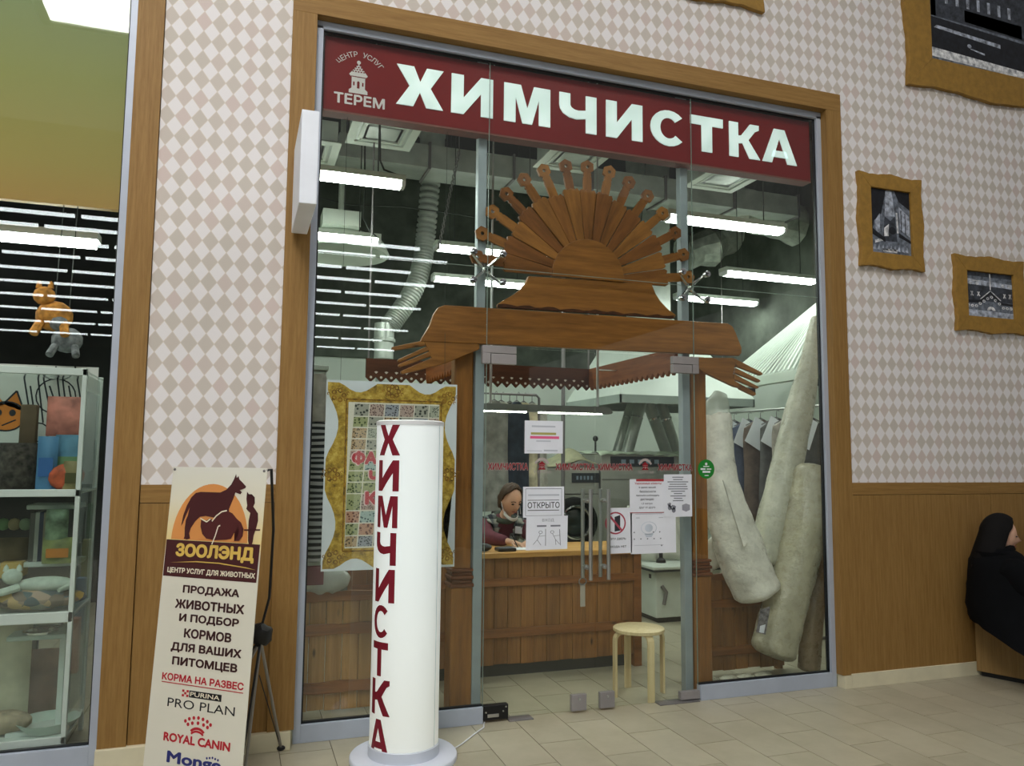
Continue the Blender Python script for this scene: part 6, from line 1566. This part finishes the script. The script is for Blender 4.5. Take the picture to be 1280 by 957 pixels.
# sweater follows the skeleton, ends at wrists and neck
def grow(keys, g, skip=()):
    NN = {}
    for k in keys:
        r = N[k][1]; NN[k] = (N[k][0], tuple(q + g for q in r) if isinstance(r, tuple) else r + g)
    return NN
sk_ = ['pelvis', 'belly', 'chest', 'upper', 'rsh', 'relb', 'rwrist', 'lsh', 'lelb', 'lwrist', 'neck']
NN = grow(sk_, .026)
for k in ('rwrist', 'lwrist'):
    a = Vector(N[k[0] + 'elb'][0]); b = Vector(N[k][0]); NN[k] = (tuple(a + (b - a) * .93), .038)
NN['neck'] = ((1.770, 1.612, 1.115), .070)
v, f = skin_mesh(NN, [e for e in E_ if e[0] in sk_ and e[1] in sk_], 'pelvis', 2)
m = MB(); m.add(v, f); m.build('sweater', M_BURG, wm, smooth=True, angle=180)
# sleeveless plaid vest over the sweater, open in a V at the front
vn = [Vector((0, 0, 0)) for _ in v]
for q in f:
    p = [Vector(v[i]) for i in q]; nq = (p[1] - p[0]).cross(p[2] - p[0])
    for i in q: vn[i] += nq
def in_vest(q):
    x = sum(v[i][0] for i in q) / len(q); y = sum(v[i][1] for i in q) / len(q); z = sum(v[i][2] for i in q) / len(q)
    if z < .58 or z > 1.125 or x < 1.605 or x > 1.93 or (y < 1.56): return False
    if y < 1.70 and abs(x - 1.775) < .012 + .30 * max(0, z - .86): return False
    return True
vf = [q for q in f if in_vest(q)]
m = MB(); m.add([Vector(v[i]) + vn[i].normalized() * .012 for i in range(len(v))], vf); m.build('plaid_vest', M_PLAID, wm, smooth=True, angle=180, solid=.01)
m = MB(); m.tube([Vector((1.768, 1.625, 1.10)) + Vector((.080 * math.cos(q), .078 * math.sin(q) + .01, .030 * math.sin(q) + .0)) for q in [2 * PI * i / 20 for i in range(21)]], .022, 10)
m.build('collar', plain('collar_green', (74, 82, 72), .9, var=.1), wm, smooth=True)
# opening of the vest shows the sweater front
# trousers
NT_ = grow(['rhip', 'rknee', 'rank', 'lhip', 'lknee', 'lank', 'pelvis'], .016)
v, f = skin_mesh(NT_, [e for e in E_ if e[0] in NT_ and e[1] in NT_], 'pelvis', 2); m = MB(); m.add(v, f); m.build('trousers', FAB[4], wm, smooth=True, angle=180)
# hair swept back to a knot
def hair_cap(name, at, mat, par, s=1.0, back=.05, knot=True, long=0.0, local=False):
    m = MB(); n = 32; rows_ = 14
    def fn(u, w):
        q = 2 * PI * u; x, y = math.sin(q), math.cos(q)
        low = .60 - .46 * max(0, y) ** .55 if y > 0 else .60 + .28 * (-y)        # how far down the hair reaches (in units of a half turn)
        t = PI * .5 * (1 - w) + (PI * .5 - low * PI) * w
        e = 1.07 + .035 * math.sin(q * 9 + w * 3) * w + .03 * math.sin(q * 23)
        return at(math.cos(t) * x * .081 * e, math.cos(t) * y * .102 * e - .004, math.sin(t) * .122 * e)
    m.surf(fn, n, rows_, wrap=True)
    o = m.build(name, mat, par, smooth=True, angle=180, solid=.012, local=local)
    return o
hr = hair_cap('hair', at, M_HAIR, wm)
MB().ball(at(.01, -.112, -.035), (.042, .040, .040), 14).build('hair_knot', M_HAIR, hr, smooth=True)
m = MB()
for e in (-1, 1): m.ball(at(e * .030, .086, .004), (.0135, .009, .0075), 10)
m.build('eyes', M_EYE, wm, smooth=True)
m = MB()
for e in (-1, 1): m.tube([at(e * .014, .098, .026), at(e * .032, .093, .030), at(e * .048, .082, .022)], .0036, 6)
m.build('eyebrows', M_HAIR, wm, smooth=True)
m = MB(); m.tube([at(-.024, .086, -.060), at(-.01, .098, -.057), at(0, .100, -.059), at(.01, .098, -.057), at(.024, .086, -.060)], [.002, .005, .0055, .005, .002], 8); m.build('lips', M_LIP, wm, smooth=True)
m = MB()
m.surf(lambda u, w: at(math.sin((u - .5) * 2.6) * (.062 + .004 * w), .016 + math.cos((u - .5) * 2.6) * .088, -.106 - .026 * w + .030 * abs((u - .5) * 2) ** 2), 18, 5)
m.build('face_mask', plain('mask_white', (222, 224, 228), .8, var=.03), wm, smooth=True, solid=.004)
MB().tube([at(-.072, .07, -.09), at(-.082, .02, -.04), at(-.084, -.005, .0)], .0022, 5).tube([at(.072, .07, -.09), at(.082, .02, -.04), at(.084, -.005, .0)], .0022, 5).build('mask_loops', M_WHITE, wm)
bd0 = Vector((1.875, 1.545, 1.0)); br_, bu_ = Vector((.93, .30, -.12)), Vector((.10, .12, .95))
m = MB(); q = [bd0 + br_ * a * .045 + bu_ * b * .03 for a, b in ((-1, -1), (1, -1), (1, 1), (-1, 1))]
m.add(q + [k + Vector((0, .004, 0)) for k in q], [(0, 1, 2, 3), (7, 6, 5, 4), (0, 4, 5, 1), (1, 5, 6, 2), (2, 6, 7, 3), (3, 7, 4, 0)]); m.build('badge', M_PAPER, wm)
pen = Vector(N2['rhm'][0]); MB().tube([pen + Vector((.03, -.03, -.035)), pen + Vector((-.02, .02, .09))], .004, 6).build('pen', M_BLACK, label='black pen held by the woman over the receipt pad', cat='pen', smooth=True)
ws = thing('work_stool', 'plain dark work stool under the woman behind the counter', 'stool', (1.74, 1.82, 0))
MB().lathe([(.18, .45), (.19, .46), (.19, .49), (.18, .50), (.01, .50)], (1.74, 1.84, 0), 24).build('seat', M_BLACK, ws, smooth=True)
for sx in (-.12, .12):
    for sy in (-.12, .12): MB().tube([(1.74 + sx * 1.3, 1.84 + sy * 1.3, 0), (1.74 + sx, 1.84 + sy, .46)], .014, 8).build('leg', M_DULL, ws)

# ---- two people in black coats on the bench
M_COAT = plain('black_coat', (5, 6, 9), .9, spec=.15, var=.2, vscale=12, bump=.3, bscale=14)
def sitter(label, loc, flip):
    s = -1 if flip else 1
    t = thing('person', label, 'person', loc)
    L_ = lambda x, y, z: (loc[0] + s * x, loc[1] + y, loc[2] + z)
    N = {'pelvis': (L_(.02, .0, .11), .12), 'belly': (L_(-.02, .02, .24), .11), 'chest': (L_(-.04, .03, .36), .10), 'upper': (L_(-.04, .03, .43), .07), 'neck': (L_(-.03, .03, .51), .05), 'nape': (L_(-.01, .03, .56), .05),
         'ash': (L_(-.10, -.14, .43), .06), 'aelb': (L_(-.02, -.20, .22), .045), 'awrist': (L_(.17, -.20, .17), .028), 'bsh': (L_(-.04, .17, .43), .06), 'belb': (L_(.05, .20, .22), .045), 'bwrist': (L_(.20, .06, .16), .028),
         'ahip': (L_(-.0, -.06, .08), .085), 'aknee': (L_(.06, -.43, .10), .062), 'aank': (L_(.06, -.47, -.36), .04), 'atoe': (L_(.08, -.62, -.405), .035),
         'bhip': (L_(.16, -.06, .08), .085), 'bknee': (L_(.24, -.43, .10), .062), 'bank': (L_(.24, -.47, -.36), .04), 'btoe': (L_(.26, -.62, -.405), .035)}
    E_ = [('pelvis', 'belly'), ('belly', 'chest'), ('chest', 'upper'), ('upper', 'neck'), ('neck', 'nape'), ('upper', 'ash'), ('ash', 'aelb'), ('aelb', 'awrist'), ('upper', 'bsh'), ('bsh', 'belb'), ('belb', 'bwrist'),
          ('pelvis', 'ahip'), ('ahip', 'aknee'), ('aknee', 'aank'), ('aank', 'atoe'), ('pelvis', 'bhip'), ('bhip', 'bknee'), ('bknee', 'bank'), ('bank', 'btoe')]
    N2 = dict(N); E2 = list(E_)
    hand_nodes(N2, E2, N['awrist'][0], 'a', (s * .9, .1, -.3), (0, 0, -1), 1, curl=.5); hand_nodes(N2, E2, N['bwrist'][0], 'b', (s * .9, -.1, -.3), (0, 0, -1), 1, curl=.5, side=-1)
    v, f = skin_mesh(N2, E2, 'pelvis', 2); m = MB(); m.add(v, f)
    hv, hf, at, ax = head_geo(L_(.015, .03, .625), (s * .84, -s * .52, -.14), (s * .10, 0, .99), 1.10)
    m.add(hv, hf); m.build('body', M_SKINW, t, smooth=True, angle=180)
    # coat: torso rings down to a draped hem, sleeves over the arms
    NC = {}
    for k in ('ash', 'aelb', 'awrist', 'bsh', 'belb', 'bwrist', 'upper', 'chest', 'belly'):
        r = N[k][1]; NC[k] = (N[k][0], tuple(q + .05 for q in r) if isinstance(r, tuple) else r + .048)
    v, f = skin_mesh(NC, [e for e in E_ if e[0] in NC and e[1] in NC], 'chest', 2); m = MB(); m.add(v, f)
    rings = [(.535, -.01, .03, .075, .085, 0), (.50, -.02, .03, .13, .155, 0), (.44, -.03, .02, .165, .205, 0), (.36, -.03, .01, .18, .22, 0), (.25, -.02, .01, .21, .24, 0), (.12, -.0, .0, .24, .265, 0), (.03, .04, -.04, .29, .31, .06), (-.01, .07, -.08, .31, .35, .22)]
    n = 32; vs = []
    for z, cx, cy, rx, ry, drop in rings:
        for j in range(n):
            q = 2 * PI * j / n; x, y = math.cos(q), math.sin(q)
            wr = 1 + .025 * math.sin(7 * q + z * 30) + .015 * math.sin(13 * q - z * 44)
            corner = max(0, -(y * .85 + x * .35)) ** 1.5
            vs.append(L_(cx + rx * x * wr - .05 * corner * (drop > .1), cy + ry * y * wr - .06 * corner * (drop > .1), z - drop * corner))
    fs = [(i * n + j, i * n + (j + 1) % n, (i + 1) * n + (j + 1) % n, (i + 1) * n + j) for i in range(len(rings) - 1) for j in range(n)]
    m.add(vs, fs); c = m.build('coat', M_COAT, t, smooth=True, angle=180)
    MB().box(*sorted((loc[0] - s * .135, loc[0] - s * .128)), loc[1] - .215, loc[1] - .205, loc[2] + .02, loc[2] + .13).build('zip_pull', M_WHITE, c)
    ct = MB(); ct.tube([L_(-.02 + .085 * math.cos(q), .03 + .08 * math.sin(q), .52 + .01 * math.cos(q)) for q in [2 * PI * i / 16 for i in range(17)]], .034, 8); ct.build('collar', M_COAT, c, smooth=True)
    NL = {k: (N[k][0], (N[k][1] + .014) if not isinstance(N[k][1], tuple) else N[k][1]) for k in ('ahip', 'aknee', 'aank', 'bhip', 'bknee', 'bank', 'pelvis')}
    v, f = skin_mesh(NL, [e for e in E_ if e[0] in NL and e[1] in NL], 'pelvis', 2); m = MB(); m.add(v, f); m.build('trousers', FAB[1], t, smooth=True, angle=180)
    for k in 'ab':
        p = Vector(N[k + 'ank'][0]); q = Vector(N[k + 'toe'][0])
        MB().tube([p + Vector((0, .03, .05)), p + Vector((0, .02, -.03)), q], [.055, .056, .046], 10).build('boot', M_BLACK, t, smooth=True)
    # long loose hair: cap plus a fall over back and shoulders
    m = MB(); nn = 28
    def fn(u, w):
        q = 2 * PI * u; x, y = math.sin(q), math.cos(q)
        if w < .5:
            tt = PI / 2 * (1 - w * 2) ; e = 1.10 + .02 * math.sin(11 * q)
            lowf = 1.0 if y < .12 else max(.40, 1 - (y - .12) * .9)
            tt = PI / 2 - (PI / 2) * (w * 2) * lowf
            return at(math.cos(tt) * x * .088 * e, math.cos(tt) * y * .108 * e - .006, math.sin(tt) * .126 * e)
        k = (w - .5) * 2
        fall = .22 + .03 * math.sin(7 * q)
        e = 1.10 + .05 * math.sin(9 * q + 2) * k + .16 * k
        if y >= .12:
            tt0 = PI / 2 - (PI / 2) * max(.40, 1 - (y - .12) * .9)
            return at(math.cos(tt0) * x * .088 * 1.1, math.cos(tt0) * y * .108 * 1.1 - .006, math.sin(tt0) * .126 * 1.1)
        return at(x * .088 * e, y * .108 * e - .006 - .02 * k, -fall * k)
    m.surf(fn, nn, 17, wrap=True); m.build('hair', M_HAIRD, t, smooth=True, angle=180, solid=.012)
    m = MB()
    for e in (-1, 1): m.ball(at(e * .030, .086, .004), (.010, .009, .006), 8)
    m.build('eyes', M_EYE, t, smooth=True)
    m = MB(); m.tube([at(-.02, .086, -.060), at(0, .099, -.059), at(.02, .086, -.060)], [.002, .005, .002], 6); m.build('lips', M_LIP, t, smooth=True)
    return t
sitter('long haired person in a black coat seated at the near end of the bench', (4.96, -.35, .44), False)
sitter('second person in black facing the first, cut off by the picture edge', (5.44, -.40, .44), True)
